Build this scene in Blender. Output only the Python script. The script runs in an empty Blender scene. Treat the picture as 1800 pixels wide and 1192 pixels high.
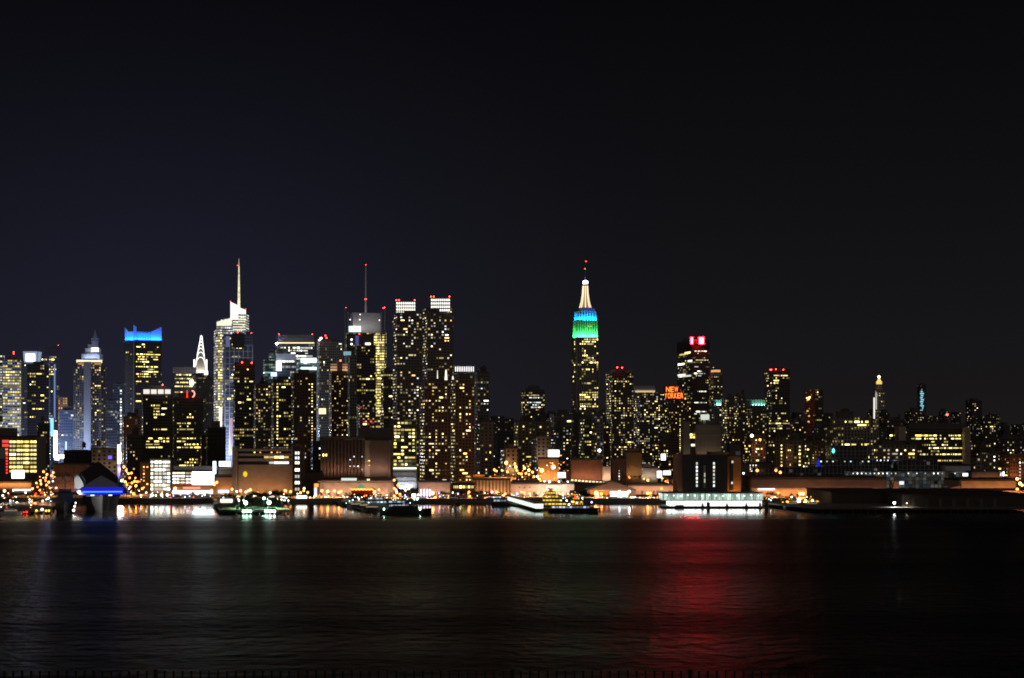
import bpy, bmesh, math, random
from mathutils import Vector, Matrix
R = math.radians
F = 3130.0          # focal length in pixels of the 1800 px wide photograph
HC = 50.0           # height of the lookout above the river
YH = 770.0          # row of the horizon
GZ = 2.5            # city ground level
scene = bpy.context.scene
col = scene.collection
for m_ in (scene.view_settings,):
    m_.view_transform = 'Standard'; m_.look = 'None'; m_.gamma = 1.0; m_.exposure = 0.0

def px(x, D): return (x - 900.0) / F * D
def pz(y, D): return HC - (y - YH) / F * D
def pt(x, y, D): return Vector((px(x, D), D, pz(y, D)))

# ------------------------------------------------------------------ materials
class N:
    """tiny node-graph helper"""
    def __init__(s, name):
        s.m = bpy.data.materials.new(name); s.m.use_nodes = True
        s.t = s.m.node_tree; s.n = s.t.nodes; s.l = s.t.links
        s.b = s.n['Principled BSDF']
    def put(s, v, sock):
        if isinstance(v, (int, float)): sock.default_value = v
        elif isinstance(v, (tuple, list)):
            sock.default_value = tuple(v) + ((1.0,) if len(v) == 3 and len(sock.default_value) == 4 else ())
        else: s.l.new(v, sock)
    def math(s, op, a, b=0.0, c=0.0):
        n = s.n.new('ShaderNodeMath'); n.operation = op
        s.put(a, n.inputs[0]); s.put(b, n.inputs[1])
        if len(n.inputs) > 2: s.put(c, n.inputs[2])
        return n.outputs[0]
    def mix(s, f, a, b):
        n = s.n.new('ShaderNodeMix'); n.data_type = 'RGBA'
        s.put(f, n.inputs[0]); s.put(a, n.inputs[6]); s.put(b, n.inputs[7])
        return n.outputs[2]
    def ramp(s, f, stops, interp='LINEAR'):
        n = s.n.new('ShaderNodeValToRGB'); n.color_ramp.interpolation = interp
        e = n.color_ramp.elements
        while len(e) < len(stops): e.new(0.5)
        for i, (p, c) in enumerate(stops):
            e[i].position = p; e[i].color = tuple(c) + (1.0,)
        s.put(f, n.inputs[0]); return n.outputs[0]
    def noise(s, vec, scale, detail=2.0):
        n = s.n.new('ShaderNodeTexNoise'); n.inputs['Scale'].default_value = scale
        n.inputs['Detail'].default_value = detail
        if vec is not None: s.l.new(vec, n.inputs['Vector'])
        return n.outputs[0]
    def white(s, x, y, z):
        c = s.n.new('ShaderNodeCombineXYZ'); s.put(x, c.inputs[0]); s.put(y, c.inputs[1]); s.put(z, c.inputs[2])
        n = s.n.new('ShaderNodeTexWhiteNoise'); n.noise_dimensions = '3D'; s.l.new(c.outputs[0], n.inputs['Vector'])
        return n.outputs['Value'], n.outputs['Color']

def plain(name, c, rough=0.8, metal=0.0, var=0.25, scale=0.25):
    g = N(name)
    tc = g.n.new('ShaderNodeTexCoord')
    v = g.noise(tc.outputs['Object'], scale, 4.0)
    k = g.math('MULTIPLY_ADD', v, var * 2, 1.0 - var)
    cc = g.mix(1.0, c, c)
    mx = g.n.new('ShaderNodeMix'); mx.data_type = 'RGBA'; mx.blend_type = 'MULTIPLY'
    mx.inputs[0].default_value = 1.0
    g.put(c, mx.inputs[6]); g.l.new(k, mx.inputs[7])
    g.l.new(mx.outputs[2], g.b.inputs['Base Color'])
    g.b.inputs['Roughness'].default_value = rough; g.b.inputs['Metallic'].default_value = metal
    return g.m

def glow(name, c, s, sample=False, base=(.1, .1, .1), vary=0.0):
    g = N(name)
    g.b.inputs['Base Color'].default_value = tuple(base) + (1,)
    g.b.inputs['Emission Color'].default_value = tuple(c) + (1,)
    if vary:
        oi = g.n.new('ShaderNodeObjectInfo')
        g.l.new(g.math('MULTIPLY_ADD', oi.outputs['Random'], s * vary, s * (1 - vary)), g.b.inputs['Emission Strength'])
    else:
        g.b.inputs['Emission Strength'].default_value = s
    g.m.cycles.emission_sampling = 'FRONT_BACK' if sample else 'NONE'
    return g.m

PAL = {
    'warm':  [(0, (1, .62, .16)), (.35, (1, .76, .25)), (.7, (1, .80, .34)), (1, (1, .92, .66))],
    'yellow': [(0, (1, .68, .15)), (.5, (1, .80, .24)), (1, (1, .90, .42))],
    'amber': [(0, (1, .42, .10)), (.5, (1, .58, .2)), (1, (1, .72, .34))],
    'cool':  [(0, (1, .88, .6)), (.4, (.95, .95, .85)), (.8, (.75, .92, 1)), (1, (.55, .8, 1))],
    'white': [(0, (1, .92, .62)), (.5, (1, .97, .84)), (1, (.85, .97, 1))],
    'teal':  [(0, (.3, .85, .8)), (.5, (.7, 1, .8)), (1, (1, .95, .5))],
    'mixed': [(0, (1, .55, .15)), (.3, (1, .76, .32)), (.6, (1, .85, .5)), (.86, (1, .95, .85)), (.96, (.8, .93, 1)), (1, (.45, .65, 1))],
}

STY = {}
def facade(key, wall, cw, ch, fx, fy, lit, rows, pal, stren, glass=(.015, .017, .02), grp=1, clus=.8):
    g = N('facade_' + key)
    uv = g.n.new('ShaderNodeUVMap'); uv.uv_map = 'UVMap'
    sp = g.n.new('ShaderNodeSeparateXYZ'); g.l.new(uv.outputs[0], sp.inputs[0])
    cu = g.math('DIVIDE', sp.outputs[0], cw); cv = g.math('DIVIDE', sp.outputs[1], ch)
    iu = g.math('FLOOR', cu); iv = g.math('FLOOR', cv)
    fu = g.math('FRACT', cu); fv = g.math('FRACT', cv)
    ax = (1 - fx) / 2; ay = (1 - fy) / 2
    m = g.math('MULTIPLY', g.math('GREATER_THAN', fu, ax), g.math('LESS_THAN', fu, 1 - ax))
    m = g.math('MULTIPLY', m, g.math('GREATER_THAN', fv, ay))
    mask = g.math('MULTIPLY', m, g.math('LESS_THAN', fv, 1 - ay))
    oi = g.n.new('ShaderNodeObjectInfo')
    seed = g.math('FLOOR', g.math('MULTIPLY', oi.outputs['Random'], 5000.0))
    ig = g.math('FLOOR', g.math('DIVIDE', iu, float(grp))) if grp > 1 else iu
    n1, c1 = g.white(ig, iv, seed)
    n2, c2 = g.white(iu, iv, g.math('ADD', seed, 17.0))
    nr, _ = g.white(0.5, iv, g.math('ADD', seed, 31.0))
    cx = g.n.new('ShaderNodeCombineXYZ'); g.l.new(iu, cx.inputs[0]); g.l.new(iv, cx.inputs[1]); g.l.new(seed, cx.inputs[2])
    cl = g.noise(cx.outputs[0], .17, 1.0)
    clf = g.math('MAXIMUM', g.math('MULTIPLY_ADD', cl, 2.0 * clus * 2, 1 - 2 * clus), 0.0)
    th = g.math('MULTIPLY', clf, lit)
    th = g.math('ADD', th, g.math('MULTIPLY', g.math('GREATER_THAN', nr, 1 - rows), .65))
    on = g.math('MULTIPLY', g.math('LESS_THAN', n1, th), mask)
    st = g.math('MULTIPLY', on, g.math('MULTIPLY_ADD', g.math('POWER', n2, 2.0), stren, stren * .12))
    sc = g.n.new('ShaderNodeSeparateColor'); g.l.new(c2, sc.inputs[0])
    ec = g.ramp(sc.outputs[1], PAL[pal])
    tc = g.n.new('ShaderNodeTexCoord')
    v = g.noise(tc.outputs['Object'], .06, 5.0)
    mx = g.n.new('ShaderNodeMix'); mx.data_type = 'RGBA'; mx.blend_type = 'MULTIPLY'; mx.inputs[0].default_value = 1.0
    g.put(wall, mx.inputs[6]); g.l.new(g.math('MULTIPLY_ADD', v, .7, .65), mx.inputs[7])
    g.l.new(g.mix(mask, mx.outputs[2], glass), g.b.inputs['Base Color'])
    g.l.new(g.math('MULTIPLY_ADD', mask, -.6, .8), g.b.inputs['Roughness'])
    g.l.new(ec, g.b.inputs['Emission Color']); g.l.new(st, g.b.inputs['Emission Strength'])
    g.m.cycles.emission_sampling = 'NONE'
    STY[key] = (g.m, cw, ch, fx, fy)

#       key      wall               cw   ch   fx   fy   lit  rows pal     stren
facade('dark',  (.085, .078, .076), 2.6, 3.4, .66, .46, .13, .05, 'yellow', .85, grp=2)
facade('ink',   (.060, .054, .050), 2.6, 3.2, .58, .46, .03, .0, 'warm', .4)
facade('res',   (.130, .115, .100), 2.7, 2.9, .56, .48, .23, .0, 'warm', 1.0)
facade('resg',  (.130, .130, .128), 2.7, 2.8, .60, .48, .21, .0, 'mixed', .95)
facade('brick', (.180, .095, .060), 2.9, 2.9, .50, .46, .15, .0, 'warm', .5)
facade('brickd', (.120, .070, .048), 2.9, 2.9, .50, .46, .15, .0, 'warm', .85)
facade('tan',   (.230, .180, .125), 4.0, 3.4, .42, .48, .09, .0, 'warm', .4)
facade('grey',  (.180, .180, .180), 3.4, 3.5, .55, .50, .14, .02, 'warm', .4)
facade('stone', (.300, .275, .235), 4.0, 3.7, .45, .60, .18, .06, 'yellow', .5, grp=2)
facade('glass', (.070, .085, .115), 3.0, 4.0, .84, .66, .16, .06, 'cool', .45, glass=(.03, .04, .055), grp=3)
facade('bright', (.250, .250, .260), 3.2, 4.0, .78, .52, .62, .20, 'yellow', 1.25, grp=2, clus=.35)
facade('brightw', (.34, .34, .34), 3.0, 3.9, .78, .55, .70, .20, 'white', 1.5, grp=3, clus=.3)
facade('teal',  (.090, .150, .160), 3.0, 4.0, .82, .60, .50, .15, 'teal', .55, glass=(.03, .06, .07), grp=2, clus=.4)
facade('greeng', (.10, .105, .08), 3.5, 3.3, .84, .62, .30, .0, 'yellow', .42, glass=(.05, .055, .04), grp=2, clus=.6)
facade('fine',  (.200, .195, .185), 2.6, 3.6, .55, .62, .07, .03, 'warm', .45)
facade('stair', (.3, .3, .28), 3.2, 3.9, .84, .58, 1.3, .2, 'yellow', 2.4, clus=.25)
facade('tall', (.20, .19, .17), 4.2, 3.9, .78, .66, .08, .03, 'yellow', .45, grp=2)
facade('farl',  (.075, .067, .062), 3.6, 3.3, .50, .42, .13, .0, 'mixed', .6)
facade('blue',  (.16, .19, .28), 3.0, 4.0, .8, .55, .10, .04, 'cool', .4, glass=(.08, .1, .15), grp=2)
facade('orange', (.30, .13, .05), 3.4, 3.6, .52, .5, .85, .0, 'amber', .9, clus=.2)
facade('brownf', (.15, .080, .040), 4.0, 3.4, .5, .45, .10, .0, 'yellow', .5)
facade('lowlit', (.26, .20, .15), 4.5, 3.6, .45, .5, .12, .0, 'warm', .5)

def winmat(key, s0, s1):
    g = N('lit_window_' + key)
    oi = g.n.new('ShaderNodeObjectInfo')
    w, c = g.white(oi.outputs['Random'], 3.1, 7.7)
    g.l.new(g.ramp(w, PAL[key]), g.b.inputs['Emission Color'])
    g.l.new(g.math('MULTIPLY_ADD', g.math('POWER', oi.outputs['Random'], 1.9), s1, s0), g.b.inputs['Emission Strength'])
    g.b.inputs['Base Color'].default_value = (.08, .07, .06, 1)
    g.m.cycles.emission_sampling = 'NONE'
    return g.m
WIN = {k: winmat(k, .55, 4.0) for k in PAL}

M = dict(
    conc=plain('concrete', (.30, .28, .26)), concd=plain('dark_concrete', (.11, .10, .095)),
    white=plain('white_paint', (.72, .71, .68), .6, var=.08), black=plain('black_paint', (.012, .012, .013), .5),
    steel=plain('steel', (.34, .35, .37), .4, .8), iron=plain('iron', (.02, .02, .02), .6, .5),
    roofd=plain('roofing', (.035, .033, .032)), brickw=plain('brick_wall', (.24, .13, .085), scale=.2, var=.42),
    brown=plain('brown_cladding', (.17, .115, .085), scale=.14, var=.4), beige=plain('beige_render', (.42, .34, .26), scale=.16, var=.42),
    limest=plain('limestone', (.52, .49, .43), scale=.1), glassd=plain('dark_glass', (.02, .024, .03), .12),
    hullg=plain('navy_grey_paint', (.33, .34, .35), .55), hullw=plain('gel_coat', (.7, .7, .7), .3, var=.06), hullb=plain('black_hull', (.02, .02, .023), .4),
    timber=plain('pier_timber', (.10, .075, .055)), deck=plain('pier_deck', (.20, .18, .16)), grass=plain('lawn', (.06, .11, .035), .9),
    leaf=plain('leaves', (.055, .085, .028), .7, var=.4, scale=.8), leafd=plain('dark_leaves', (.03, .042, .018), .7, var=.4, scale=.8), bark=plain('bark', (.07, .05, .035)),
    red=plain('red_paint', (.45, .04, .03)), ochre=plain('ochre_brick', (.34, .19, .07), scale=.1), green=plain('green_canvas', (.06, .22, .1)),
    bluep=plain('blue_grey_panel', (.62, .66, .72), .5),
    whitew=glow('white_light', (1, .97, .9), 3.0), warmw=glow('warm_light', (1, .80, .42), 1.6), coolw=glow('cool_light', (.72, .95, 1), 3.0),
    bluel=glow('blue_light', (.03, .10, 1.0), 2.2), redb=glow('red_beacon', (1, .05, .03), 15.0),
    redsign=glow('red_sign', (1.0, .0035, .008), 330.0, True),
    neon=glow('red_neon', (1, .035, .02), 1.7), purple=glow('purple_light', (.16, .10, 1), 1.6),
)
# ------------------------------------------------------------------ mesh helpers
class MB:
    def __init__(s): s.v = []; s.f = []; s.uv = []; s.mi = []
    def face(s, pts, uvs=None, mi=0):
        b = len(s.v); s.v += [tuple(p) for p in pts]; s.f.append(tuple(range(b, b + len(pts))))
        s.uv += uvs if uvs else [(p[0], p[2]) for p in pts]; s.mi.append(mi)
    def prism(s, poly, z0, z1, mi=0, top=None, zt=None):
        """poly counter-clockwise from above; zt: optional per-corner top heights"""
        n = len(poly); u = 0.0; zt = zt or [z1] * n
        for i in range(n):
            a, b = poly[i], poly[(i + 1) % n]; j = (i + 1) % n
            L = math.hypot(b[0] - a[0], b[1] - a[1])
            s.face([(a[0], a[1], z0), (b[0], b[1], z0), (b[0], b[1], zt[j]), (a[0], a[1], zt[i])],
                   [(u, z0), (u + L, z0), (u + L, zt[j]), (u, zt[i])], mi)
            u += L
        t = mi if top is None else top
        s.face([(p[0], p[1], zt[i]) for i, p in enumerate(poly)], [(-.01, -.01)] * n, t)
        s.face([(p[0], p[1], z0) for p in reversed(poly)], [(-.01, -.01)] * n, t)
        return s
    def box(s, x0, x1, y0, y1, z0, z1, mi=0, top=None):
        return s.prism([(x0, y0), (x1, y0), (x1, y1), (x0, y1)], z0, z1, mi, top)
    def lathe(s, cx, cy, prof, n=12, mi=0, rot=0.0, sy=1.0):
        rings = [[(cx + r * math.cos(rot + 2 * math.pi * k / n), cy + sy * r * math.sin(rot + 2 * math.pi * k / n), z) for k in range(n)] for r, z in prof]
        for a, b in zip(rings, rings[1:]):
            for k in range(n): s.face([a[k], a[(k + 1) % n], b[(k + 1) % n], b[k]], None, mi)
        s.face(list(reversed(rings[0])), None, mi); s.face(rings[-1], None, mi)
        return s
    def bar(s, a, b, r, n=6, r2=None, mi=0):
        a, b = Vector(a), Vector(b); d = (b - a).normalized(); r2 = r if r2 is None else r2
        u = d.orthogonal().normalized(); w = d.cross(u)
        A = [a + r * (u * math.cos(2 * math.pi * k / n) + w * math.sin(2 * math.pi * k / n)) for k in range(n)]
        B = [b + r2 * (u * math.cos(2 * math.pi * k / n) + w * math.sin(2 * math.pi * k / n)) for k in range(n)]
        for k in range(n): s.face([A[k], A[(k + 1) % n], B[(k + 1) % n], B[k]], None, mi)
        s.face(list(reversed(A)), None, mi); s.face(B, None, mi)
        return s
    def mesh(s, name, mats):
        me = bpy.data.meshes.new(name); me.from_pydata(s.v, [], s.f)
        for m in (mats if isinstance(mats, (list, tuple)) else [mats]): me.materials.append(m)
        l = me.uv_layers.new(name='UVMap')
        for i, c in enumerate(s.uv): l.data[i].uv = c
        me.polygons.foreach_set('material_index', s.mi); me.update()
        return me
    def build(s, name, mats, parent=None):
        return link(name, s.mesh(name, mats), parent)

def link(name, me, parent=None, loc=None, rz=0.0, scale=None):
    o = bpy.data.objects.new(name, me); col.objects.link(o)
    if parent is not None:
        o.parent = parent
        if loc is None:           # geometry given in world metres
            o.location = -Vector(parent.location)
    if loc is not None:
        o.location = Vector(loc) - (Vector(parent.location) if parent is not None else Vector())
    o.rotation_euler = (0, 0, rz)
    if scale: o.scale = scale
    return o
def sub_part(mb, name, mat, part):
    o = link(name, mb.mesh(name, mat)); o.parent = part; o.location = (0, 0, 0); return o
def tag(o, label=None, cat=None, group=None, kind=None):
    for k, v in (('label', label), ('category', cat), ('group', group), ('kind', kind)):
        if v: o[k] = v
    return o
def empty(name, label, cat, loc, group=None):
    o = bpy.data.objects.new(name, None); col.objects.link(o); o.location = loc; o.empty_display_size = 1
    return tag(o, label, cat, group)
def dup(root, loc, label=None, group=None, rz=None, sc=None):
    r = root.copy(); col.objects.link(r); r.location = loc
    if rz is not None: r.rotation_euler = (0, 0, rz)
    if sc is not None: r.scale = (sc, sc, sc)
    if label: r['label'] = label
    if group: r['group'] = group
    for ch in root.children:
        c = ch.copy(); col.objects.link(c); c.parent = r
        for g in ch.children:
            d = g.copy(); col.objects.link(d); d.parent = c
    return r
def ico(r, sub=2):
    bm = bmesh.new(); bmesh.ops.create_icosphere(bm, subdivisions=sub, radius=r)
    me = bpy.data.meshes.new('globe'); bm.to_mesh(me); bm.free(); return me
BEACON = ico(.85, 1); BEACON.materials.append(M['redb'])
WMESH = {}
for k, m in WIN.items():
    WMESH[k] = MB().box(-.5, .5, -.12, .06, -.5, .5).mesh('window', m)

# ------------------------------------------------------------------ towers on the street grid
GA = R(13.5)
SV = SV0 = (-math.sin(GA), math.cos(GA)); TV = TV0 = (math.cos(GA), math.sin(GA))
def footprint(x0, x1, D, dep=None, xc=None, grid=True, ga=None):
    SV, TV = SV0, TV0
    if ga is not None: SV = (-math.sin(R(ga)), math.cos(R(ga))); TV = (math.cos(R(ga)), math.sin(R(ga)))
    k0, k1 = (x0 - 900) / F, (x1 - 900) / F
    if not grid:
        X0, X1 = k0 * D, k1 * D; dep = dep or 30
        return [(X0, D), (X1, D), (X1, D + dep), (X0, D + dep)]
    if xc is not None:
        kc = (xc - 900) / F; dep = (k0 * D - kc * D) / (SV[0] - k0 * SV[1])
    else:
        dep = dep or 28.0
        kc = max(k0, k0 - dep * (SV[0] - k0 * SV[1]) / D)
        if kc > k0 + (k1 - k0) * .45:
            kc = k0 + (k1 - k0) * .45
            dep = (k0 * D - kc * D) / (SV[0] - k0 * SV[1])
    w = (k1 * D - kc * D) / (TV[0] - k1 * TV[1])
    C = (kc * D, D)
    return [C, (C[0] + w * TV[0], C[1] + w * TV[1]),
            (C[0] + w * TV[0] + dep * SV[0], C[1] + w * TV[1] + dep * SV[1]), (C[0] + dep * SV[0], C[1] + dep * SV[1])]
def inset(poly, d):
    c = Vector((sum(p[0] for p in poly) / 4, sum(p[1] for p in poly) / 4))
    a = Vector(poly[1]) - Vector(poly[0]); b = Vector(poly[3]) - Vector(poly[0])
    fa = max(.1, 1 - 2 * d / max(a.length, .1)); fb = max(.1, 1 - 2 * d / max(b.length, .1))
    return [tuple(c + sa * a * .5 * fa + sb * b * .5 * fb) for sa, sb in ((-1, -1), (1, -1), (1, 1), (-1, 1))]

def put_window(root, me, p, a, w, h):
    return link('window', me, root, loc=p, rz=a, scale=(w, 1, h))
NWIN = [0]
def light_up(root, poly, z0, z1, style, spec, rnd, cap=100):
    """spec: list of (mode, args..., palette). Lit windows as parts on the facade grid."""
    _, cw, ch, fx, fy = STY[style]
    sides = []
    u = 0.0
    for i in range(4):
        a, b = poly[i], poly[(i + 1) % 4]; L = math.hypot(b[0] - a[0], b[1] - a[1])
        if i in (0, 3): sides.append((a, b, L, u))
        u += L
    used = set(); cnt = 0
    def add(si, iu, iv, k, pal):
        nonlocal cnt
        a, b, L, u0 = sides[si]
        for q in range(k):
            if (si, iu + q, iv) in used: return
        s0 = iu * cw - u0; s1 = s0 + k * cw
        z = (iv + .5) * ch
        if s0 < .3 or s1 > L - .3 or z - ch * .5 < z0 or z + ch * .5 > z1 - .8 or cnt >= cap: return
        for q in range(k): used.add((si, iu + q, iv))
        d = Vector((b[0] - a[0], b[1] - a[1])) / L
        s = (s0 + s1) / 2
        put_window(root, WMESH[pal], (a[0] + d.x * s, a[1] + d.y * s, z), math.atan2(d.y, d.x), ((k - 1) * cw + cw * fx * .82) * rnd.uniform(.7, 1.12), ch * fy * .84 * rnd.uniform(.7, 1.2))
        cnt += 1; NWIN[0] += 1
    for sp in spec:
        mode, pal = sp[0], sp[-1]
        if mode == 'rand':
            for _ in range(sp[1]):
                Lt = sides[0][2] + sides[1][2]
                si = 0 if rnd.random() < sides[0][2] / Lt else 1
                a, b, L, u0 = sides[si]
                add(si, int((u0 + rnd.uniform(0, L)) / cw), int(rnd.uniform(z0, z1) / ch), 1 if rnd.random() < .84 else 2, pal)
        elif mode == 'rows':     # random floors with runs of lit windows
            for _ in range(sp[1]):
                iv = int(rnd.uniform(z0, z1) / ch)
                for _ in range(rnd.randint(2, 5)):
                    si = 0 if rnd.random() < .7 else 1
                    a, b, L, u0 = sides[si]
                    add(si, int((u0 + rnd.uniform(0, L)) / cw), iv, rnd.choice((1, 1, 2, 2, 3)), pal)
        elif mode == 'at':       # rows at given photo heights: (y, from, to) in 0..1 along the front
            D = poly[0][1]
            for (y, f0, f1) in sp[1]:
                iv = int(pz(y, D) / ch); a, b, L, u0 = sides[0]
                i = int((u0 + f0 * L) / cw)
                while i * cw < u0 + f1 * L:
                    k = rnd.choice((1, 1, 1, 2, 2, 3)); 
                    if rnd.random() < .88: add(0, i, iv, k, pal)
                    i += k
        elif mode == 'col':      # vertical strings of lights: (fraction along front, y0, y1)
            D = poly[0][1]
            for (f, y0, y1) in sp[1]:
                a, b, L, u0 = sides[0]; iu = int((u0 + f * L) / cw)
                for iv in range(int(pz(y1, D) / ch), int(pz(y0, D) / ch)):
                    if rnd.random() < .93: add(0, iu, iv, 1, pal)

def beacon(root, x, y, D, s=1.0): return link('beacon', BEACON, root, loc=pt(x, y, D), scale=(s, s, s))
RZ = random.Random(5)
def roof_bits(root, poly, z, rnd, kind):
    pi = inset(poly, .0)
    mb = MB()
    n = 4
    for i in range(4):            # parapet as four thin walls butted end to end
        a, b = Vector(poly[i]), Vector(poly[(i + 1) % 4]); d = (b - a).normalized(); nn = Vector((-d.y, d.x))
        s = a + d * .4 + nn * .05; e = b - nn * 0 - d * .05
        q = [s, e, e + nn * .35, s + nn * .35]
        mb.prism([tuple(p) for p in q], z, z + 1.1)
    mb.build('parapet', M['concd'], root)
    L = (Vector(poly[1]) - Vector(poly[0])).length; W_ = (Vector(poly[3]) - Vector(poly[0])).length
    if kind in ('plant', 'both'):
        q = inset(poly, min(L, W_) * rnd.uniform(.22, .3))
        MB().prism(q, z, z + rnd.uniform(3.5, 7)).build('roof_plant', M['concd'], root)
    if kind in ('tank', 'both'):
        a = Vector(poly[0]); d = (Vector(poly[1]) - a); e = (Vector(poly[3]) - a)
        c = a + d * rnd.uniform(.2, .8) + e * .12
        tk = MB().lathe(c.x, c.y, [(1.9, z + 3.2), (1.9, z + 7.4), (.2, z + 9)], 10).build('water_tank', M['timber'], root)
        lg = MB()
        for sx, sy in ((-1, -1), (1, -1), (1, 1), (-1, 1)): lg.bar((c.x + sx * 1.2, c.y + sy * 1.2, z), (c.x + sx * 1.2, c.y + sy * 1.2, z + 3.2), .18, 4)
        sub_part(lg, 'tank_stand', M['iron'], tk)

def tower(name, label, x0, x1, yt, D, style, dep=28, xc=None, lit=None, roof='plant', cat=None, group=None, grid=True, tiers=(), beacons=(), ga=None):
    rnd = random.Random(label)
    poly = footprint(x0, x1, D, dep, xc, grid, ga)
    c = [sum(p[i] for p in poly) / 4 for i in (0, 1)]
    root = empty(name, label, cat or name.split('_')[-1] if not cat else cat, (c[0], c[1], GZ), group)
    zt = pz(yt, D)
    MB().prism(poly, GZ, zt, 0, 1).build('facade', [STY[style][0], M['roofd']], root)
    top = poly; zz = zt
    for i, (a, b, y) in enumerate(tiers):
        p2 = footprint(a, b, D + 3 + 2 * i, max(8, dep - 6 - 4 * i), None, grid)
        z2 = pz(y, D)
        MB().prism(p2, zz, z2, 0, 1).build('upper_tier', [STY[style][0], M['roofd']], root)
        top = p2; zz = z2
    if roof: roof_bits(root, top, zz, rnd, roof)
    if lit: light_up(root, poly, GZ + 5, zt, style, lit, rnd)
    for (bx, by) in beacons: beacon(root, bx, by, D - 1)
    root['_top'] = zz
    return root, poly, zt

def flood(root, p0, p1, z, out, color, power, tilt=60, w=1.0, trough=True):
    """a floodlight trough in front of the wall p0-p1 (seen left to right), washing upward"""
    a, b = Vector(p0), Vector(p1); d = (b - a); L = d.length; d.normalize(); nn = Vector((d.y, -d.x))
    c = (a + b) / 2 + nn * out
    if trough:
        q0 = c - d * L / 2; q1 = c + d * L / 2
        f = MB().prism([tuple(q0 + nn * .9), tuple(q1 + nn * .9), tuple(q1 - nn * (out - .02)), tuple(q0 - nn * (out - .02))], z - .9, z - .5)
        f.prism([tuple(q0 + nn * 1.1), tuple(q1 + nn * 1.1), tuple(q1 + nn * .92), tuple(q0 + nn * .92)], z - .9, z + .5)
        f.build('light_trough', M['concd'], root)
    ld = bpy.data.lights.new('floodlight', 'AREA'); ld.shape = 'RECTANGLE'; ld.size = L; ld.size_y = w
    ld.energy = power; ld.color = color
    o = bpy.data.objects.new('floodlight', ld); col.objects.link(o); o.parent = root
    o.location = Vector((c.x, c.y, z)) - Vector(root.location)
    direc = Vector((-nn.x * math.cos(R(tilt)), -nn.y * math.cos(R(tilt)), math.sin(R(tilt))))
    zax = -direc; xax = Vector((d.x, d.y, 0)); yax = zax.cross(xax)
    o.rotation_euler = Matrix((xax, yax, zax)).transposed().to_euler()
    return o
# ================================================================== THE CITY
T = tower
# ---- far left group, bright canyon of billboards
T('office_tower', 'pale blue sliver of tower cut off by the left border of the view', -30, 7, 624, 2600, 'brightw', dep=20)
r, p, z = T('office_tower', 'white office tower with almost every floor lit, beside the pale blue sliver', 5, 36, 633, 2480, 'bright', dep=24,
            lit=[('rows', 16, 'yellow')], roof='plant')
beacon(r, 24, 619, 2478); beacon(r, 24, 622, 2478, .8)
MB().bar(pt(24, 632, 2490), pt(24, 617, 2490), .5).build('mast', M['steel'], r)
r, p, z = T('office_tower', 'dark office tower carrying a white glowing lantern crown', 36, 62, 638, 2560, 'dark', dep=24, lit=[('rand', 14, 'cool')], roof=None)
D = 2550
mb = MB()
a = [(px(42.5, D), D), (px(65, D), D), (px(65, D), D + 18), (px(42.5, D), D + 18)]; b = [(px(40.5, D), D - 1.5), (px(67, D), D - 1.5), (px(67, D), D + 20), (px(40.5, D), D + 20)]
za, zb = pz(637.2, D), pz(617.5, D)
for i in range(4):
    j = (i + 1) % 4; mb.face([(*a[i], za), (*a[j], za), (*b[j], zb), (*b[i], zb)])
mb.face([(*q, zb) for q in b])
lc_ = mb.build('lantern_crown', glow('lantern_white', (.55, .70, 1), .42), r)
mb = MB()
for i in range(4):
    mb.bar((*a[i], za), (*b[i], zb), .6); mb.bar((*b[i], zb), (*b[(i + 1) % 4], zb), .6)
sub_part(mb, 'crown_frame', M['steel'], lc_)
MB().box(px(46, D), px(62, D), D - 2.2, D - 1.6, pz(635, D), pz(622, D)).build('crown_sign', M['whitew'], r)
r, p, z = T('office_tower', 'black office block with scattered amber windows in front of the lantern tower', 48, 86, 642, 2240, 'dark', dep=24,
            lit=[('rand', 26, 'yellow'), ('at', [(697, .62, .98), (703, .62, .98), (717, .25, .6), (655, .1, .55), (675, .12, .35)], 'yellow')], roof='plant')
r, p, z = T('glass_tower', 'tall blue glass tower with vertical light strips and faint screen top', 66, 104, 622, 2900, 'blue', dep=26, lit=[('rand', 24, 'yellow'), ('at', [(632, .1, .8), (648, .45, .8), (658, .45, .7)], 'yellow')], roof=None, cat='skyscraper')
q = inset(p, 2)
MB().prism(q, z, pz(607, 2900)).build('roof_screen', plain('screen_grey', (.12, .13, .16)), r)
for fx_ in (.52, .80):
    a, b = Vector(p[0]), Vector(p[1]); c = a + (b - a) * fx_
    MB().box(c.x - 1.2, c.x + 1.2, c.y - 1.8, c.y - .9, pz(735, 2900), pz(640, 2900)).build('light_strip', glow('strip_blue%d' % int(fx_ * 100), (.35, .5, 1), .42), r)
beacon(r, 102.5, 607, 2890, .6)
r, p, z = T('apartment_tower', 'small tower glowing orange in every window beside the bright billboard canyon', 102, 119, 699, 2700, 'orange', dep=16)
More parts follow.
